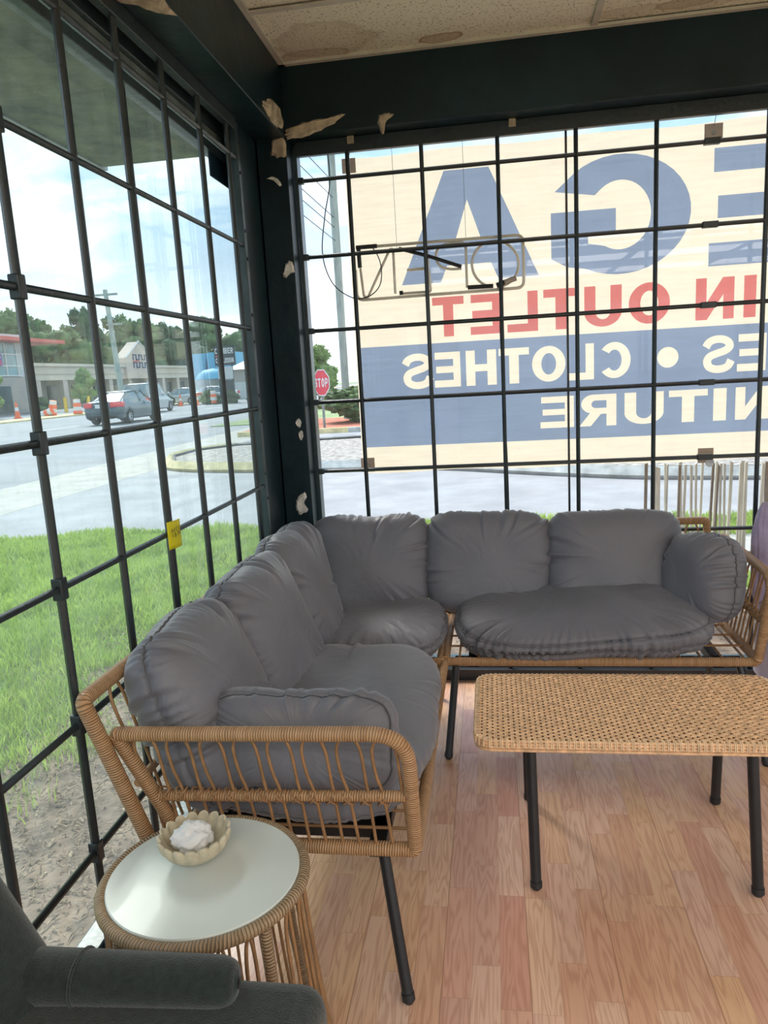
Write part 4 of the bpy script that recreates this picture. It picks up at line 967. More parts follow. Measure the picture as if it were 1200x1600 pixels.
m = MB(); m.tube([(.10, -2.93, .535), (.50, -2.93, .516)], .038, 16); m.build('arm', GREEN, ac, auto=0)
for x, y in ((.22, -2.34), (.60, -2.34), (.22, -2.88), (.60, -2.88)): black_leg(ac, (x, y, .31), (x + (.02 if x > .4 else -.02), y, 0), .014)

# ------------------------------------------------------------------ lavender chair at the right edge
lc = thing('upholstered_chair', (2.18, -.36, 0), 'lavender ribbed upholstered chair at the right edge beside the rattan sofa arm', 'chair')
P = []
for u in np.linspace(0, 1, 30):
    z = .30 + .52 * u; row = []
    wid = .20 + .035 * math.sin(u * PI * .9)
    for ph in np.linspace(0, 2 * PI, 96, endpoint=False):
        k = 1 - .85 * max(0, (u - .85) / .15) ** 3
        rib = 1 + .0 * math.cos(ph * 24)
        cx_ = wid * np.sign(math.cos(ph)) * abs(math.cos(ph)) ** .6; cy_ = .05 * k * np.sign(math.sin(ph)) * abs(math.sin(ph)) ** .8
        row.append((2.115 + cx_ * (1 - .1 * max(0, (u - .8) / .2) ** 2) + .003 * math.cos(cx_ * 400), -.28 + cy_ - .5 * (abs(cx_) - .0) ** 2 + .06 * u, z))
    P.append(row)
m = MB(); m.grid(np.array(P)[::-1], close_v=True); m.f.append(list(range(0, 96))); m.u.append([(0, 0)] * 96); m.m.append(0); m.build('backrest', PURPLE, lc, auto=0)
soft(lc, 'seat', (1.895, -.72, .34), (2.335, -.24, .46), PURPLE, .04)
soft(lc, 'skirt', (1.900, -.70, .14), (2.330, -.26, .36), PURPLE, .02)
for x, y in ((1.94, -.66), (2.29, -.66), (1.94, -.28), (2.29, -.28)): black_leg(lc, (x, y, .15), (x, y, 0), .013)

# ------------------------------------------------------------------ unseen ceiling panels added as fill light (behind the camera)
DIFF = bpy.data.materials.new('fill_diffuser'); DIFF.use_nodes = True
e = nn(DIFF.node_tree, 'ShaderNodeEmission', i_Color=(1, .96, .9, 1), i_Strength=0.8); DIFF.node_tree.links.new(e.outputs[0], DIFF.node_tree.nodes['Material Output'].inputs[0])
for i, (x, y) in enumerate(FILL_PANELS):
    t_ = thing('fill_panel', (x, y, ZC - .01), 'flat fill-light panel added to the tiled ceiling, out of view', 'ceiling light', 'added fill panels')
    m = MB(); frame_rect_pts = ((x - .59, y - .29), (x + .59, y + .29))
    m.box((x - .59, y - .29, ZC - .006), (x + .59, y - .27, ZC + .003)); m.box((x - .59, y + .27, ZC - .006), (x + .59, y + .29, ZC + .003))
    m.box((x - .59, y - .27, ZC - .006), (x - .57, y + .27, ZC + .003)); m.box((x + .57, y - .27, ZC - .006), (x + .59, y + .27, ZC + .003))
    m.build('frame', TRACK, t_, smooth=False)
    MB().box((x - .57, y - .27, ZC - .003), (x + .57, y + .27, ZC)).build('diffuser', DIFF, t_, smooth=False)
    a = lamp('fill_light', 'AREA', (x, y, ZC - .02), FILL_PANEL_W, (1, .95, .88), (0, 0, -1), shape='RECTANGLE', size=1.1, size_y=.5)  # added fill lamp below each panel

# ================================================================== outside
def simple_leaf(name, a, b): return mat(name, a, .75, col2=b, vs=6, trans=.25, detail=6)
ASPH = mat('pale_asphalt', (.33, .335, .35), .85, var=.14, vs=1.4, bump=.2, bs=80, detail=8)
ROADM = mat('road_asphalt', (.28, .29, .31), .85, var=.14, vs=.5, detail=8)
CONC = mat('concrete_gutter', (.44, .42, .38), .9, var=.12, vs=2, detail=6)
CURB = mat('concrete_curb', (.50, .51, .48), .9, var=.25, vs=4, bump=.4, bs=20)
YCURB = mat('faded_yellow_curb', (.66, .56, .30), .85, var=.2, vs=5)
DIRT = mat('bare_dirt', (.34, .25, .18), .95, col2=(.10, .07, .05), vs=9, bump=1.0, bs=22, detail=9)
SOIL = mat('lawn_soil', (.16, .24, .07), .95, col2=(.12, .15, .06), vs=7, bump=.5, bs=40, detail=6)
FARG = mat('far_verge', (.26, .34, .15), .95, var=.2, vs=.4)
GRAV = mat('white_gravel', (.50, .47, .43), .9, col2=(.20, .18, .16), vs=11, bump=1, bs=30, detail=3)
MULCH = mat('red_mulch', (.72, .22, .12), .95, col2=(.35, .12, .08), vs=16, bump=1, bs=25)
def slab(name, pts, z, th, matx, stuff=False):
    o = MB().prism([(x, y, z - th) for x, y in pts], (0, 0, th)).build(name, matx, smooth=False)
    tag(o, kind='structure'); return o
slab('ground', [(-220, -40), (120, -40), (120, 420), (-220, 420)], -0.30, .2, FARG)
slab('road', [(-26.5, -40), (-6.75, -40), (-6.75, 9), (-7.3, 25), (-9, 50), (-14, 120), (-26.5, 260)], -.032, .3, ROADM)
slab('road', [(-44, -40), (-29.0, -40), (-29.0, 300), (-44, 300)], -.032, .3, ROADM)
slab('median_strip', [(-29.0, -40), (-26.5, -40), (-26.5, 300), (-29.0, 300)], .05, .3, YCURB)
slab('verge', [(-62, -40), (-44, -40), (-44, 300), (-62, 300)], .0, .3, FARG)
slab('gutter_strip', [(-6.75, -40), (-5.05, -40), (-5.05, 11), (-5.8, 25), (-7.3, 25), (-6.75, 9)], -.028, .3, CONC)
slab('parking_lot', [(-5.05, -40), (-4.3, -40), (-4.3, 3.35), (-3.0, 3.68), (60, 3.75), (60, 60), (-9, 60), (-5.8, 25), (-5.05, 11)], -.03, .3, ASPH)
slab('lawn', [(-4.3, -40), (-.13, -40), (-.13, .13), (60, .13), (60, 3.75), (-3.0, 3.68), (-4.3, 3.35)], -.045, .3, SOIL)
# bare dirt against the building
P = []
edge = [(-.13, -9)] + [(-1.12 - .12 * math.sin(y * 2.1) - .06 * math.sin(y * 5.3), y) for y in np.linspace(-9, .1, 50)] + [(-.80, .57), (-.3, 1.0), (.6, 1.2), (3, 1.3), (6, 1.2), (6, .13), (-.13, .13)]
slab('bare_ground', edge, -.036, .05, DIRT)
slab('path', [(1.2, 1.75), (60, 1.75), (60, 3.0), (1.2, 3.0)], -.035, .05, mat('worn_path', (.42, .42, .38), .9, var=.2, vs=5))
# lane dashes
WHT = mat('road_paint', (.72, .72, .70), .8, var=.15, vs=4)
for k in range(9):
    o = MB().box((-17.6 + .1 * k * 0, 16 + k * 9, -.031), (-17.45, 19 + k * 9, -.027)).build('lane_dash', WHT, smooth=False); tag(o, kind='structure')
# gravel island with curb
isl = [(-4.75, 9.1), (-5.35, 10.4), (-5.35, 11.6), (-4.7, 12.5), (-1.9, 13.2), (3, 12.2), (9, 11), (30, 10.5), (30, 5.3), (8, 5.4), (4.1, 5.8), (2.7, 6.15), (1.6, 6.8), (.25, 7.75), (-1.2, 8.12), (-2.9, 8.3), (-4.0, 8.6)]
ring = [np.array((x, y, 0.0)) for x, y in isl]
m = MB(); m.tube([(p[0], p[1], .02) for p in rounded(ring, .4, 6, True)], .105, 4, closed=True, ref=(0, 0, 1)); o = m.build('island_curb', CURB, smooth=False); tag(o, kind='structure')
m = MB(); m.tube(rounded([(-2.9, 8.3, .024), (-4.0, 8.6, .024), (-4.75, 9.1, .024), (-5.35, 10.4, .024), (-5.35, 11.6, .024), (-4.7, 12.5, .024)], .4, 6), .112, 4, ref=(0, 0, 1)); o = m.build('yellow_curb', YCURB, smooth=False); tag(o, kind='structure')
o = MB().prism([(x * .96 - .12, y * .97 + .33, -.03) for x, y in isl], (0, 0, .10)).build('gravel_bed', GRAV, smooth=False); tag(o, 'bed of white gravel inside the curbed island', 'gravel', kind='stuff')
m = MB(); m.tube([(x * .955 - .13, y * .96 + .42, .08) for x, y in isl], .035, 6, closed=True); o = m.build('edging_strip', BLACK, smooth=False); tag(o, kind='structure')
# mulch bed with bush, beyond the lot
slab('yellow_curb', [(-6.0, 16.3), (-2.9, 16.3), (-2.9, 16.5), (-6.0, 16.5)], .10, .2, YCURB)
slab('island_curb', [(-2.9, 16.3), (14, 16.3), (14, 16.5), (-2.9, 16.5)], .10, .2, CURB)
o = MB().prism([(-6, 16.5, -.03), (14, 16.5, -.03), (14, 22, -.03), (-6, 22, -.03)], (0, 0, .12)).build('mulch_bed', MULCH, smooth=False); tag(o, 'bed of red mulch below the dark bush', 'mulch', kind='stuff')
slab('verge', [(-9, 22), (30, 22), (30, 40), (-9, 40)], 0, .3, FARG)

# grass blades
def blades(name, n, region, keep, hmin, hmax, matx, label):
    x0, x1, y0, y1 = region; r = np.random.default_rng(3)
    x = r.uniform(x0, x1, n * 3); y = r.uniform(y0, y1, n * 3); k = keep(x, y, r)
    x, y = x[k][:n], y[k][:n]; c = len(x); h = r.uniform(hmin, hmax, c) * (1 + .5 * np.sin(x * 5 + y * 2) * np.sin(y * 6 - x))
    a = r.uniform(0, 2 * PI, c); w = r.uniform(.0018, .0038, c) * (1 + .25 * np.maximum(0, y - 0)); le = r.uniform(.1, .8, c) * h; b = a + r.normal(1.57, .7, c)
    dx, dy = np.cos(a) * w, np.sin(a) * w; lx, ly = np.cos(b) * le, np.sin(b) * le; z = np.full(c, -.046)
    V = np.stack([np.stack([x - dx, y - dy, z], 1), np.stack([x + dx, y + dy, z], 1), np.stack([x + dx * .8 + lx * .4, y + dy * .8 + ly * .4, z + h * .6], 1), np.stack([x - dx * .8 + lx * .4, y - dy * .8 + ly * .4, z + h * .6], 1), np.stack([x + lx, y + ly, z + h], 1)], 1).reshape(-1, 3)
    i = np.arange(c) * 5
    me = bpy.data.meshes.new(name)
    F = np.concatenate([np.stack([i, i + 1, i + 2, i + 3], 1).tolist() and np.stack([i, i + 1, i + 2], 1), np.stack([i, i + 2, i + 3], 1), np.stack([i + 3, i + 2, i + 4], 1)])
    me.vertices.add(len(V)); me.vertices.foreach_set('co', V.ravel())
    me.loops.add(F.size); me.loops.foreach_set('vertex_index', F.ravel()); me.polygons.add(len(F)); me.polygons.foreach_set('loop_start', np.arange(0, F.size, 3)); me.update(calc_edges=True)
    me.materials.append(matx); o = bpy.data.objects.new(name, me); COL.objects.link(o)
    return tag(o, label, 'grass', kind='stuff')
GRASS = mat('grass_blade', (.52, .66, .15), .6, col2=(.30, .44, .08), vs=3.5, trans=.45, detail=7)
def keepg(x, y, r):
    edge = 1.10 + .22 * np.sin(y * 2.1) + .12 * np.sin(y * 5.3 + 1) + .1 * np.sin(y * 13)
    left = (x < -edge + .35 * r.random(len(x)) ** 3 - .0) & (y < .1)
    up = (y >= .1) & (((x < -.8 + .9 * (y - .5)) & (x < .3)) | (y > 3.05 + .1 * np.sin(x * 6)) | ((y > 1.15 + .15 * np.sin(x * 4)) & (y < 1.8)))
    lim = np.where(x < -3, 3.35 + (x + 4.3) * .25, 3.7)
    return (left | up) & (y < lim)
blades('lawn_grass', 150000, (-4.25, 3.4, -2.6, 3.7), keepg, .035, .085, GRASS, 'bright green lawn grass outside the left window')
# straw and wood chips on the dirt
m = MB(); r = np.random.default_rng(9)
for k in range(9500):
    y = r.uniform(-2.4, .8); x = r.uniform(-1.45, -.13)
    if r.random() < .12: x = r.uniform(-.8, 3); y = r.uniform(.15, 1.2)
    a = r.uniform(0, PI); l = r.uniform(.004, .020); w = r.uniform(.0007, .0024) * (2.5 if r.random() < .08 else 1); z = -.035 + r.uniform(0, .006); t = r.uniform(-.003, .006)
    c, s = math.cos(a), math.sin(a)
    m.add([(x - c * l - s * w, y - s * l + c * w, z), (x - c * l + s * w, y - s * l - c * w, z), (x + c * l + s * w, y + s * l - c * w, z + .002 + t), (x + c * l - s * w, y + s * l + c * w, z + .002 + t), (x, y, z + .005)],
          [(0, 1, 4), (1, 2, 4), (2, 3, 4), (3, 0, 4)])
o = m.build('straw_litter', mat('straw', (.58, .45, .30), .85, col2=(.16, .11, .075), vs=40), smooth=False); tag(o, 'straw and wood chips scattered on the bare dirt along the left window', 'straw', kind='stuff')

# eave over the left window: stained soffit
SOFF = mat('stained_soffit', (.26, .29, .21), .9, col2=(.07, .09, .07), vs=5, bump=.3, bs=40, detail=10)
o = MB().box((-1.0, -9, 2.50), (-.12, .57, 2.62)).build('eave', SOFF, smooth=False); tag(o, kind='structure')
o = MB().box((-1.03, -9, 2.49), (-1.0, .60, 2.70)).build('trim_2', ALU, smooth=False); tag(o, kind='structure')

# picket slats leaning outside the back window
fn = thing('slat_fence', (2.4, .9, -.04), 'fence of thin weathered pale slats outside the back window on the right', 'fence')
SL = mat('weathered_slat', (.62, .60, .52), .8, var=.25, vs=8, stretch=(1, 1, .3)); SL2 = mat('brown_slat', (.22, .17, .12), .8, var=.25, vs=8)
r = np.random.default_rng(21); x = 1.73; k = 0
while x < 3.6:
    w = r.choice([.010, .012, .016, .034], p=[.35, .3, .25, .1]); yy = .92 if k % 3 else 1.02
    lean = r.uniform(-.02, .03)
    m = MB(); m.prism([(x, yy, -.04), (x + w, yy, -.04), (x + w + lean, yy, .82 + r.uniform(-.015, .012)), (x + lean, yy, .82)], (0, .012, 0)); m.build('slat', SL2 if r.random() < .14 else SL, fn, smooth=False)
    x += w + r.uniform(.008, .026); k += 1
MB().box((1.73, .935, .08), (3.6, .955, .12)).build('rail', SL, fn, smooth=False); MB().box((1.73, .935, .30), (3.6, .955, .33)).build('rail', SL2, fn, smooth=False)

# ---- trees and shrubs
LEAF = [simple_leaf('leaf_dark', (.10, .17, .07), (.04, .085, .035)), simple_leaf('leaf_mid', (.17, .27, .09), (.07, .13, .045)), simple_leaf('leaf_light', (.30, .42, .13), (.14, .23, .07))]
BARK = mat('bark', (.16, .12, .09), .9, var=.3, vs=6, bump=.6, bs=20)
def crown_mesh(name, seed, nb, leafn, shape, leafs=.22):
    r = np.random.default_rng(seed); m = MB()
    cs = []
    for k in range(nb):
        z = r.uniform(.0, 1); rad = shape(z); a = r.uniform(0, 2 * PI); d = rad * r.uniform(.2, .75)
        cs.append((d * math.cos(a), d * math.sin(a), z, max(.12, rad * r.uniform(.35, .55))))
    for (x, y, z, s) in cs:
        P = []
        for a in np.linspace(0, 2 * PI, 14, endpoint=False):
            row = []
            for b in np.linspace(.001, PI - .001, 9):
                d = Vector((math.cos(a) * math.sin(b), math.sin(a) * math.sin(b), math.cos(b))); q = s * (1 + .45 * noise.noise(d * 2.5 + Vector((x * 9, y * 9, z * 9))))
                row.append((x + d.x * q, y + d.y * q, z + d.z * q * .75))
            P.append(row[::-1])
        m.grid(np.array(P), close_u=True)
    for k in range(leafn):
        x, y, z, s = cs[r.integers(len(cs))]; d = r.normal(size=3); d /= np.linalg.norm(d); p = np.array((x, y, z)) + d * s * r.uniform(.85, 1.25) * np.array((1, 1, .8))
        u = r.normal(size=3); u /= np.linalg.norm(u); v = np.cross(u, r.normal(size=3)); v /= np.linalg.norm(v); q = leafs * .1 * r.uniform(.5, 1.3)
        m.add([p - u * q, p + v * q * .6, p + u * q, p - v * q * .6], [(0, 1, 2, 3)])
    me = m.build(name, LEAF[0], auto=0); dat = me.data; bpy.data.objects.remove(me); return dat
CR = [crown_mesh('crown', 1, 16, 900, lambda z: .30 + .28 * math.sin(PI * min(1, z * 1.0 + .05)), .45),
      crown_mesh('crown', 2, 20, 900, lambda z: .20 + .25 * math.sin(PI * (z * .85 + .1)), .45),
      crown_mesh('crown', 3, 18, 1400, lambda z: .42 * math.sqrt(max(.05, 1 - (z - .35) ** 2 * 2)), .55)]
CRM = {}
def tree(name, x, y, h, wid, kind, shade, label, group=None, base=.25, z0=-.03, cat='tree', trunk=True, solo=False):
    if not trunk: z0 -= h * .22
    t = thing(name, (x, y, z0), label, cat, group)
    key = (kind, shade)
    if key not in CRM:
        me = CR[kind].copy(); me.materials.clear(); me.materials.append(LEAF[shade]); CRM[key] = me
    c = bpy.data.objects.new('crown', CRM[key]); COL.objects.link(c); c.parent = t
    c.location = (0, 0, h * base); c.scale = (wid, wid, h * (1 - base) * .88); c.rotation_euler = (0, 0, (x * 7 + y * 3) % 6.28)
    if trunk:
        MB().tube([(x, y, z0), (x + .02 * h, y, z0 + h * .4), (x, y, z0 + h * .8)], [h * .02, h * .015, h * .006], 8).build('trunk', BARK, t)
    return t
r = np.random.default_rng(5)
line = [(-76, 84, 16), (-71, 92, 16.5), (-84, 96, 17), (-70, 101, 14.5), (-64, 104, 12), (-76, 112, 14), (-80, 120, 16), (-70, 122, 16.5), (-72, 130, 14), (-66, 134, 15), (-60, 138, 13.5), (-74, 142, 17), (-66, 147, 15.5), (-58, 150, 16), (-53, 156, 14),
        (-62, 160, 16), (-48, 150, 12), (-47, 163, 15), (-43, 156, 9.5), (-46, 168, 10.5)]
for i, (x, y, h) in enumerate(line):
    tree('tree', x, y, h * 1.04, 9.5 + r.uniform(-1, 3), (0, 1)[i % 2], (0, 1, 0, 1, 1)[i % 5], 'tall green tree in the hazy treeline behind the shops across the road', 'treeline across the road', base=.12)
tree('small_tree', -33.0, 43.6, 3.6, 2.6, 2, 2, 'small light green tree at the left edge, in front of the glass-fronted building', base=.3)
tree('small_tree', -32.0, 54.0, 3.7, 2.2, 1, 2, 'upright bright green tree behind the parked cars, left of the gabled sign wall', base=.12)
tree('shrub', -37.5, 56.5, 1.9, 2.2, 2, 1, 'green shrub at the corner of the glass-fronted building', cat='shrub', base=.05, trunk=False)
tree('small_tree', -8.5, 37.2, 3.5, 2.4, 2, 2, 'light green tree behind the stop sign', base=.25)
tree('shrub', -3.35, 19.2, 1.62, 3.0, 2, 1, 'dark rounded bush on red mulch right of the stop sign', cat='shrub', base=0, trunk=False)
tree('shrub', -1.2, 20.8, 1.3, 2.4, 2, 0, 'dark bush on the mulch bed, behind the banner edge', cat='shrub', base=0, trunk=False)
for x, y, s, lb in ((-25.4, 54.4, 1.5, 'dark clipped hedge behind the dark sedan, right of the gabled sign wall'), (-21.9, 55.6, 1.7, 'green bushes below the blue building'), (-20.0, 55.2, 1.5, 'round bush at the foot of the dark pylon sign'), (-18.2, 56.5, 1.2, 'low bush in front of the grey house')):
    tree('hedge', x, y, s, 2.2, 2, 0, lb, cat='hedge', base=0, trunk=False)

# ---- glass-fronted modern building
WG = mat('pale_panel', (.55, .58, .60), .7, var=.06); BRK = mat('grey_brick', (.36, .33, .31), .85, var=.15, vs=8); REDP = mat('red_fascia', (.62, .13, .10), .5, var=.05)
SKYG = mat('blue_green_glazing', (.28, .42, .44), .1, var=.2, vs=.4); DKG = mat('dark_shopfront_glass', (.06, .08, .085), .15, var=.3, vs=.7); WHM = mat('white_metal', (.7, .7, .7), .5)
b = thing('glass_office_building', (-45, 52, 0), 'two-storey building with blue-green glazing and a red roof fascia at the left edge', 'building')
MB().box((-62, 40, 0), (-40, 59.6, 3.15)).build('lower_wall', BRK, b, smooth=False); MB().box((-61, 40, 3.15), (-40.6, 59.2, 6.9)).build('upper_wall', WG, b, smooth=False)
MB().box((-40.62, 41, 3.35), (-40.5, 58.2, 6.1)).build('glazing', SKYG, b, smooth=False)
for k in range(12): MB().box((-40.5, 41 + k * 1.55, 3.3), (-40.42, 41.1 + k * 1.55, 6.15)).build('mullion', WHM, b, smooth=False)
for z in (3.25, 4.1, 5.1): MB().box((-40.5, 41, z), (-40.4, 58.6, z + .10)).build('mullion', WHM, b, smooth=False)
MB().box((-62, 39, 6.15), (-38.6, 63, 6.45)).build('fascia', REDP, b, smooth=False)
MB().box((-40.05, 51.6, .1), (-39.95, 56.0, 2.4)).build('shopfront_window', DKG, b, smooth=False)
sg = MB().box((-40.4, 52.3, 4.15), (-40.25, 55.8, 5.15)).build('sign_panel', mat('purple_sign', (.16, .08, .35), .5), b, smooth=False)
MB().box((-40.25, 52.6, 4.2), (-40.22, 55.7, 4.6)).build('sign_stripe', mat('magenta_stripe', (.5, .08, .22), .5), sg, smooth=False)
m = MB()
for k in range(8):
    if k != 3: m.box((-40.25, 53.0 + k * .33, 4.75), (-40.21, 53.24 + k * .33, 4.98))
m.build('sign_marks', WHM, sg, smooth=False)
# ---- strip mall
BG = mat('beige_stucco', (.62, .54, .44), .85, var=.06, vs=.5); BG2 = mat('pink_beige_stucco', (.58, .48, .41), .85, var=.06, vs=.5)
b = thing('strip_mall', (-50, 90, 0), 'long beige strip of shops with a pointed gable across the road', 'building')
m = MB(); m.box((-70, 62, 3.0), (-45, 128, 4.55)); m.box((-45.0, 62, 4.45), (-44.7, 128, 4.75)); m.box((-45, 62, 3.65), (-44.88, 128, 3.75)); m.build('fascia', BG, b, smooth=False)
MB().box((-70, 62, 0), (-48.2, 128, 3.1)).build('shop_wall', BG2, b, smooth=False)
for k in range(13): MB().box((-45.9, 62.5 + k * 5, 0), (-45.1, 63.4 + k * 5, 3.05)).build('column', BG2, b, smooth=False)
for k in range(12): MB().box((-48.25, 64.2 + k * 5, .3), (-48.1, 67.2 + k * 5, 2.5)).build('shop_window', DKG, b, smooth=False)
MB().prism([(-44.6, 86.4, 3.0), (-44.6, 94.2, 3.0), (-44.6, 94.2, 5.6), (-44.6, 90.3, 7.75), (-44.6, 86.4, 5.6)], (-1.5, 0, 0)).build('gable', BG2, b, smooth=False)
m = MB(); m.tube([(-44.55, 86.3, 5.62), (-44.55, 90.3, 7.82), (-44.55, 94.3, 5.62)], .12, 4); m.build('gable_trim', WHM, b, smooth=False)
NAVY = mat('navy_sign_mark', (.05, .08, .20), .6); 
for nm, z, cols in (('gable_sign', 5.35, NAVY), ('gable_sign', 4.35, NAVY)):
    m = MB()
    for k in range(5):
        if True: m.box((-44.6, 88.3 + k * .8, z), (-44.5, 88.45 + k * .8, z + .75)); m.box((-44.6, 88.3 + k * .8, z + (.0 if k % 2 else .6)), (-44.5, 88.9 + k * .8, z + (.15 if k % 2 else .75)))
    m.build(nm, cols, b, smooth=False)
MB().box((-44.6, 88.3, 5.13), (-44.5, 90.0, 5.3)).build('gable_sign', REDP, b, smooth=False)
# ---- blue building, house
BLU = mat('sky_blue_cladding', (.12, .42, .62), .6, var=.06)
b = thing('blue_building', (-32, 78, 0), 'bright blue shed-like building beyond the strip of shops', 'building')
MB().box((-31.2, 75, 0), (-29.8, 84, 5.0)).build('wing', BLU, b, smooth=False); MB().box((-29.4, 75, 0), (-26.6, 84, 5.05)).build('wing', BLU, b, smooth=False)
MB().box((-31.3, 74.9, 0), (-26.5, 75, 2.2)).build('lower_wall', WG, b, smooth=False)
m = MB(); m.lathe([(1.9, 0), (1.6, .55), (1.0, .95), (.001, 1.1)], (-28.2, 73.2, 2.2), 20); m.build('awning', BLU, b)
b = thing('grey_house', (-22, 75, 0), 'grey house with a pale metal hip roof beside the black pier', 'building')
MB().box((-25.6, 72, 0), (-20.8, 82, 3.1)).build('wall', mat('grey_siding', (.40, .38, .36), .8, var=.06), b, smooth=False)
m = MB(); m.add([(-26.2, 71.4, 3.0), (-20.2, 71.4, 3.0), (-20.2, 82.6, 3.0), (-26.2, 82.6, 3.0), (-23.6, 77, 4.9), (-22.8, 77, 4.9)], [(0, 1, 5, 4), (1, 2, 5), (2, 3, 4, 5), (3, 0, 4), (3, 2, 1, 0)]); m.build('roof', mat('metal_roof', (.60, .64, .68), .4, var=.05), b, smooth=False)
MB().box((-24.3, 71.93, 1.9), (-23.5, 71.99, 2.6)).build('house_window', DKG, b, smooth=False)
MB().box((-25.5, 71.5, 0), (-23.6, 71.95, 1.7)).build('garage_door', WG, b, smooth=False)

# ---- black pylon sign
sgn = thing('pylon_sign', (-20.5, 55.8, 0), 'black roadside pylon sign with white letters reading CALIBER COLLISION', 'sign')
BSG = mat('black_sign_panel', (.02, .03, .05), .5)
MB().box((-21.35, 55.8, 3.05), (-19.62, 56.0, 4.62)).build('sign_panel', BSG, sgn, smooth=False)
MB().box((-21.15, 55.8, 1.95), (-19.9, 56.0, 2.95)).build('white_panel', WG, sgn, smooth=False); MB().box((-21.0, 55.78, 1.0), (-19.9, 55.95, 1.85)).build('dark_panel', BSG, sgn, smooth=False)
for x in (-21.1, -19.95): MB().box((x - .06, 55.85, -.03), (x + .06, 55.97, 4.5)).build('post', BSG, sgn, smooth=False)
for txt, z, h, x0, x1 in (('CALIBER', 3.98, .46, -21.27, -19.72), ('COLLISION', 3.25, .40, -21.25, -19.72)):
    it, wd = word(txt, h, .8, .16); sc = (x1 - x0) / (wd - h * .16)
    m = MB(); letters(m, [(g, a0 * sc, a1 * sc, b0, b1) for g, a0, a1, b0, b1 in it], (x0, 55.78, z), (1, 0, 0), (0, 0, 1), .02); m.build('lettering', WHM, sgn, smooth=False)
MB().box((-21.25, 55.76, 3.74), (-20.6, 55.79, 3.84)).build('red_mark', REDP, sgn, smooth=False)

# ---- stop sign, poles, wires
SGR = mat('stop_red', (.72, .04, .07), .5, var=.04)
ss = thing('stop_sign', (-3.64, 16.75, 0), 'red octagonal STOP sign on a thin post seen past the corner pier', 'sign')
ca, sa = math.cos(R(-40)), math.sin(R(-40)); ex = np.array((ca, sa, 0)); c0 = np.array((-3.64, 16.75, 1.32)); nr = np.array((sa, -ca, 0))
oc = lambda rad, off: [c0 + nr * off + ex * rad * math.cos(R(22.5 + 45 * k)) + np.array((0, 0, 1)) * rad * math.sin(R(22.5 + 45 * k)) for k in range(8)]
MB().prism(oc(.385, 0), nr * .008).build('sign_back', WHM, ss, smooth=False); MB().prism(oc(.355, .008), nr * .004).build('sign_face', SGR, ss, smooth=False)
it, wd = word('STOP', .24, .50, .16); m = MB(); letters(m, [(g, a0 - (wd - .04) / 2, a1 - (wd - .04) / 2, -.12, .12) for g, a0, a1, b0, b1 in it], c0 + nr * .016, ex, (0, 0, 1), .004); m.build('lettering', WHM, ss, smooth=False)
MB().box((-3.68, 16.77, -.03), (-3.62, 16.82, 1.1)).build('post', ALU, ss, smooth=False)
WOODP = mat('weathered_pole', (.30, .36, .33), .9, var=.25, vs=5, stretch=(1, 1, .2))
up = MB().tube([(-3.80, 20.95, -.03), (-3.80, 20.95, 11)], .125, 14).build('utility_pole', WOODP); tag(up, 'weathered grey-green utility pole rising behind the stop sign', 'utility pole')
u2 = thing('utility_pole', (-21.6, 40.2, 0), 'tall distant utility pole with a crossarm behind the cars', 'utility pole')
MB().tube([(-21.6, 40.2, 0), (-21.95, 40.2, 7.5)], [.19, .13], 12).build('pole', WOODP, u2); MB().box((-22.8, 40.15, 7.15), (-21.2, 40.25, 7.27)).build('crossarm', WOODP, u2, smooth=False)
MB().box((-22.1, 40.1, 5.4), (-21.1, 40.2, 5.5)).build('crossarm', WOODP, u2, smooth=False)
def wire(a, b, sag, label, rad=.012):
    pts = [(a[0] + (b[0] - a[0]) * t, a[1] + (b[1] - a[1]) * t, a[2] + (b[2] - a[2]) * t - sag * 4 * t * (1 - t)) for t in np.linspace(0, 1, 16)]
    o = MB().tube(pts, rad, 5).build('power_line', CORD); tag(o, label, 'power line', 'power lines outside'); return o
for z in (7.5, 7.0, 6.4, 6.1, 5.7): wire((-3.80, 20.95, z), (-5.4, 3.0, z + 1.3), .03, 'thin power line running to the grey-green pole beside the banner')
b = thing('distant_shop', (-7, 70, 0), 'tiny far-off white shop with a red band beside the utility pole', 'building')
MB().box((-11.5, 70, 0), (-6, 76, 2.6)).build('wall', WG, b, smooth=False); MB().box((-11.6, 69.9, 1.9), (-5.9, 70, 2.4)).build('fascia', REDP, b, smooth=False); MB().box((-11, 69.92, .3), (-7, 69.99, 1.6)).build('shop_window', DKG, b, smooth=False)

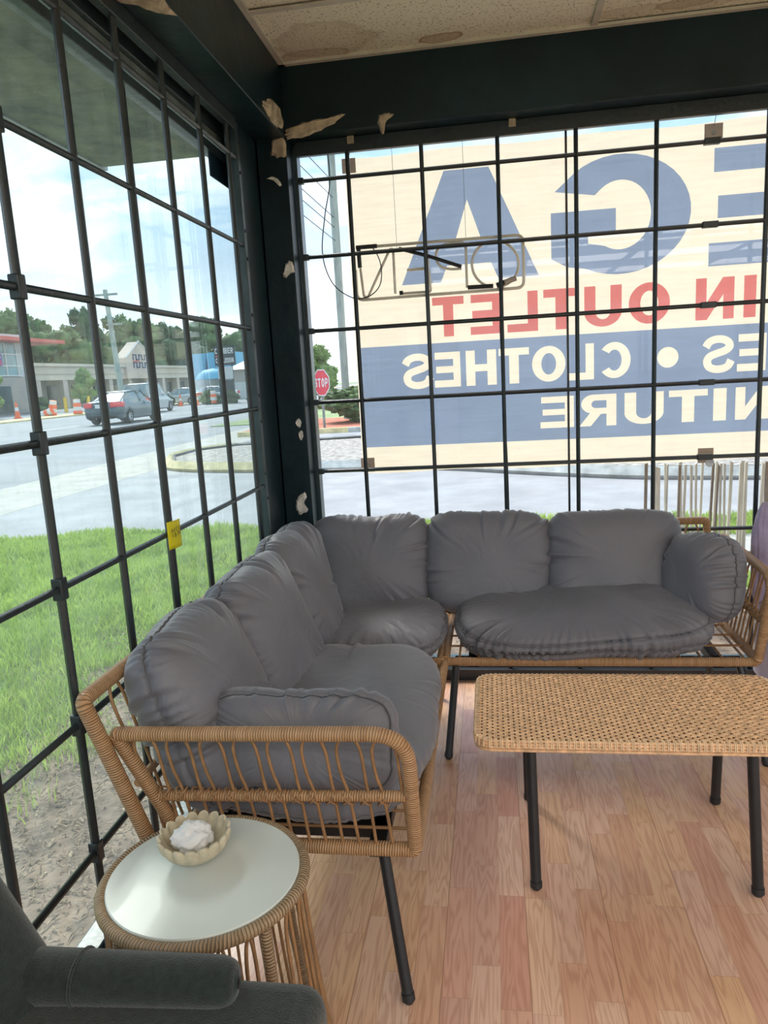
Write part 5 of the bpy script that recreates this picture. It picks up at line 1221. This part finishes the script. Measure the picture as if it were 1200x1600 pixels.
# ---- cars
TYRE = mat('tyre', (.012, .012, .013), .8); RIMM = mat('alloy_rim', (.6, .6, .62), .3, metal=.6); TAIL = mat('tail_light', (.75, .03, .05), .25, coat=.6); CGL = mat('car_glass', (.16, .22, .24), .06, var=.2, vs=1.5, coat=.6)
def car(name, label, col, x, y, heading, L=4.5, Wd=1.76, H=1.45, suv=False):
    """built nose along +Y, then turned"""
    paint = mat(name + '_paint', col, .25, metal=.35, var=.05, coat=.8)
    t = thing(name, (x, y, -.03), label, 'car'); loc = np.array((x, y, -.03))
    hw = Wd / 2; belt = .92 if not suv else 1.08
    st_ = [(-L / 2, .42, .62, .80), (-L / 2 + .03, .30, .86, .90), (-L / 2 + .12, .24, 1.00, .96), (-L / 2 + .35, .22, belt + .10, 1.0), (-L / 2 + .9, .20, belt + .04, 1.0), (0, .19, belt, 1.0), (L / 2 - 1.3, .19, belt - .02, 1.0), (L / 2 - .7, .20, .88, .98), (L / 2 - .25, .24, .76, .90), (L / 2 - .05, .30, .66, .78), (L / 2, .40, .55, .66)]
    ys = [s[0] for s in st_]; yy = np.linspace(-L / 2, L / 2, 60)
    yy = np.sort(np.concatenate([yy, -L / 2 + np.array([.01, .03, .06])]))
    zb, zt, wf = (np.interp(yy, ys, [s[i] for s in st_]) for i in (1, 2, 3))
    P = []
    wh = (-L / 2 + .92, L / 2 - .90)
    for y_, b0, t0, w_ in zip(yy, zb, zt, wf):
        arch = 0
        for wy in wh:
            d = abs(y_ - wy)
            if d < .36: arch = max(arch, math.sqrt(.36 ** 2 - d * d) + .30 - b0)
        bb = b0 + max(0, arch); hgt = t0 - b0
        zz = lambda f: max(b0 + hgt * f, bb)
        half = [(.80, max(b0, bb)), (.95, zz(.08)), (.985, zz(.35)), (1.0, zz(.62)), (.975, zz(.86)), (.90, t0 - .01), (.70, t0 + .012), (.35, t0 + .03), (0, t0 + .035)]
        row = [(hw * w_ * a, y_, z) for a, z in half] + [(-hw * w_ * a, y_, z) for a, z in half[::-1][1:]]
        P.append(row)
    m = MB(); m.grid(np.array(P)[::-1] + loc); n = len(P[0])
    k0 = 0; m.f.append(list(range(n))); m.u.append([(0, 0)] * n); m.m.append(0); k1 = (len(P) - 1) * n; m.f.append([k1 + i for i in range(n)][::-1]); m.u.append([(0, 0)] * n); m.m.append(0)
    body = m.build('body', paint, t, auto=50)
    # greenhouse
    if suv: gs = [(-L / 2 + .12, belt + .05, .86), (-L / 2 + .45, H - .06, .74), (-L / 2 + .9, H, .76), (L / 2 - 2.1, H - .02, .76), (L / 2 - 1.25, belt, .84)]
    else: gs = [(-L / 2 + .42, belt + .09, .84), (-L / 2 + 1.35, H - .05, .70), (-.25, H, .70), (.35, H - .05, .70), (L / 2 - 1.15, belt - .02, .80)]
    yy = np.linspace(gs[0][0], gs[-1][0], 34); zt = np.interp(yy, [g[0] for g in gs], [g[1] for g in gs]); wt = np.interp(yy, [g[0] for g in gs], [g[2] for g in gs])
    def gh(scale, grow, name, matx, zlo=0, zhi=1.0):
        P = []
        for y_, z_, w_ in zip(yy, zt, wt):
            zb_ = belt - .06; top = zb_ + (z_ - zb_) * zhi + grow
            wb = hw * .93; wtop = hw * w_ + grow
            P.append([(wb, y_, zb_), (wb * .5 + wtop * .5 + .015, y_, (zb_ + top) / 2), (wtop, y_, top - .05 if top - .05 > zb_ else zb_), (wtop * .8, y_, top), (0, y_, top + .01), (-wtop * .8, y_, top), (-wtop, y_, top - .05 if top - .05 > zb_ else zb_), (-wb * .5 - wtop * .5 - .015, y_, (zb_ + top) / 2), (-wb, y_, zb_)])
        m = MB(); m.grid(np.array(P)[::-1] + loc); return m.build(name, matx, t, auto=50)
    gh(1, 0, 'window_glass', CGL)
    i0 = [i for i, z_ in enumerate(zt) if z_ > H - .09]
    P = [[(hw * w_ * a, y_, z_ + .012 - (.03 if abs(a) > .95 else 0)) for a in (1.02, .8, 0, -.8, -1.02)] for y_, z_, w_ in [(yy[i], zt[i], wt[i]) for i in i0]]
    m = MB(); m.grid(np.array(P)[::-1] + loc); rf = m.build('roof', paint, t, auto=50); so = rf.modifiers.new('s', 'SOLIDIFY'); so.thickness = .02
    for sx in (1, -1):      # pillars
        for ya, yb in ((gs[0][0], gs[1][0]), (-.05, -.05), (gs[-1][0], gs[-2][0])):
            za = belt; zb2 = H - .05
            MB().tube([(x + sx * hw * .935, y + ya, za), (x + sx * hw * .79, y + (ya + yb) / 2, (za + zb2) / 2 + .03), (x + sx * hw * .73, y + yb, zb2)], .032, 6).build('pillar', paint, t)
        mm = MB(); mm.ball((x + sx * (hw + .10), y + L / 2 - 1.45, belt + .06), (.11, .06, .075), 12, 8); mm.build('mirror', paint, t)
        mm = MB(); mm.prism([(x + sx * hw * .95, y - L / 2 + .10, .98), (x + sx * hw * .50, y - L / 2 + .0, .96), (x + sx * hw * .46, y - L / 2 - .0, .80), (x + sx * hw * .90, y - L / 2 + .03, .72), (x + sx * hw * 1.0, y - L / 2 + .38, .93), (x + sx * hw * .99, y - L / 2 + .34, 1.0)], (0, -.0, .0)) if False else mm.grid(np.array([[(x + sx * hw * f, y - L / 2 - .012 + dy, z) for f, dy in ((.48, .0), (.70, .03), (.90, .08), (.985, .18), (1.012, .42))] for z in (.74, .80, .90, .96)]))
        tl = mm.build('tail_light', TAIL, t); so = tl.modifiers.new('s', 'SOLIDIFY'); so.thickness = .06; so.offset = 0
        mm = MB(); mm.ball((x + sx * hw * .72, y + L / 2 - .12, .66), (.17, .12, .07), 12, 8); mm.build('headlight', RIMM, t)
        for wy in wh:
            w = MB(); cx_ = x + sx * (hw - .11)
            prof = [(.20, -.10), (.30, -.11), (.325, -.08), (.325, .08), (.30, .11), (.20, .10)]
            P = np.array([[(cx_ + q * 1.0, y + wy + rr * math.cos(a), .30 + rr * math.sin(a)) for rr, q in prof] for a in np.linspace(0, 2 * PI, 28, endpoint=False)]); w.grid(P, close_u=True); wo_ = w.build('wheel', TYRE, t)
            rm = MB(); rm.cyl((cx_ + sx * .06, y + wy, .30), (cx_ + sx * .075, y + wy, .30), .06, 12)
            for k in range(8):
                a = 2 * PI * k / 8; rm.tube([(cx_ + sx * .07, y + wy, .30), (cx_ + sx * .085, y + wy + .205 * math.cos(a), .30 + .205 * math.sin(a))], .017, 5)
            rm.tube([(cx_ + sx * .085, y + wy + .205 * math.cos(a), .30 + .205 * math.sin(a)) for a in np.linspace(0, 2 * PI, 28, endpoint=False)], .014, 6, closed=True)
            rm.build('rim', RIMM, wo_)
    MB().box((x - .26, y - L / 2 - .03, .72), (x + .26, y - L / 2 + .02, .88)).build('licence_plate', WHM, t, smooth=False)
    MB().box((x - hw * .80, y - L / 2 - .02, .30), (x + hw * .80, y - L / 2 + .10, .38)).build('bumper_trim', TYRE, t, smooth=False)
    t.rotation_euler = (0, 0, heading)
    return t
car('sedan', 'dark slate-blue sedan driving away on the near lanes, red tail lights', (.045, .075, .095), -16.0, 29.45, R(1.5))
car('suv', 'silver sport utility vehicle just beyond the dark sedan', (.42, .46, .48), -20.9, 42.2, R(4), L=4.6, Wd=1.85, H=1.85, suv=True)
car('sedan', 'silver parked car right of the hedge across the road', (.55, .57, .58), -25.2, 58.2, R(70))
car('sedan', 'white parked car beside the orange barrel', (.75, .75, .74), -22.6, 58.0, R(75))
car('sedan', 'dark car parked below the grey house', (.10, .14, .12), -18.6, 64.0, R(80))
# ---- road work barrels and cones
ORG = mat('safety_orange', (.90, .16, .05), .6, var=.05)
def cone(x, y, h, label):
    t = thing('traffic_cone', (x, y, .0), label, 'traffic cone')
    m = MB(); m.lathe([(.17 * h, .04), (.05 * h, h), (.001, h)], (x, y, 0), 16); m.build('cone', ORG, t); MB().box((x - .2, y - .2, -.02), (x + .2, y + .2, .04)).build('base', ORG, t, smooth=False)
    m = MB(); m.lathe([(.121 * h, h * .45), (.090 * h, h * .68)], (x, y, 0), 16); m.v[0] = (m.v[0] - [x, y, 0]) * [1.03, 1.03, 1] + [x, y, 0]; m.build('white_band', WHM, t)
def barrel(x, y, label, tilt=0):
    t = thing('traffic_barrel', (x, y, .0), label, 'traffic barrel')
    for k in range(4):
        m = MB(); r0 = .30 - .02 * k; m.lathe([(r0, .03 + .26 * k), (r0 - .015, .03 + .26 * (k + 1))], (x, y, 0), 18); m.build('band', (ORG, WHM)[k % 2], t)
    m = MB(); m.lathe([(.24, 1.07), (.001, 1.08)], (x, y, 0), 18); m.build('lid', ORG, t)
    m = MB(); m.lathe([(.36, .0), (.36, .05), (.30, .06)], (x, y, 0), 18); m.build('base', TYRE, t); t.rotation_euler = (0, tilt, 0)
cone(-31.0, 43.3, 1.1, 'tall orange cone leftmost beside the road')
barrel(-29.6, 43.6, 'orange and white barrel just left of the grille bar, before the shops', 1.2)
barrel(-28.9, 44.0, 'orange and white barrel lying low beside the road, second from the left', .2)
for x, y, lb in ((-33.4, 53.2, 'yellow bollard, left of the pair before the shops'), (-31.6, 53.6, 'yellow bollard, right of the pair before the shops')):
    o = MB().cyl((x, y, -.05), (x, y, 1.2), .14, 12).build('bollard', mat('yellow_bollard', (.85, .55, .05), .6)); tag(o, lb, 'bollard')
barrel(-27.2, 44.4, 'orange and white barrel standing left of the dark sedan')
cone(-24.05, 54.4, .9, 'orange cone in front of the silver parked car')
cone(-22.7, 54.6, .9, 'orange cone in front of the white parked car')
barrel(-21.45, 55.0, 'orange barrel right of the white parked car')
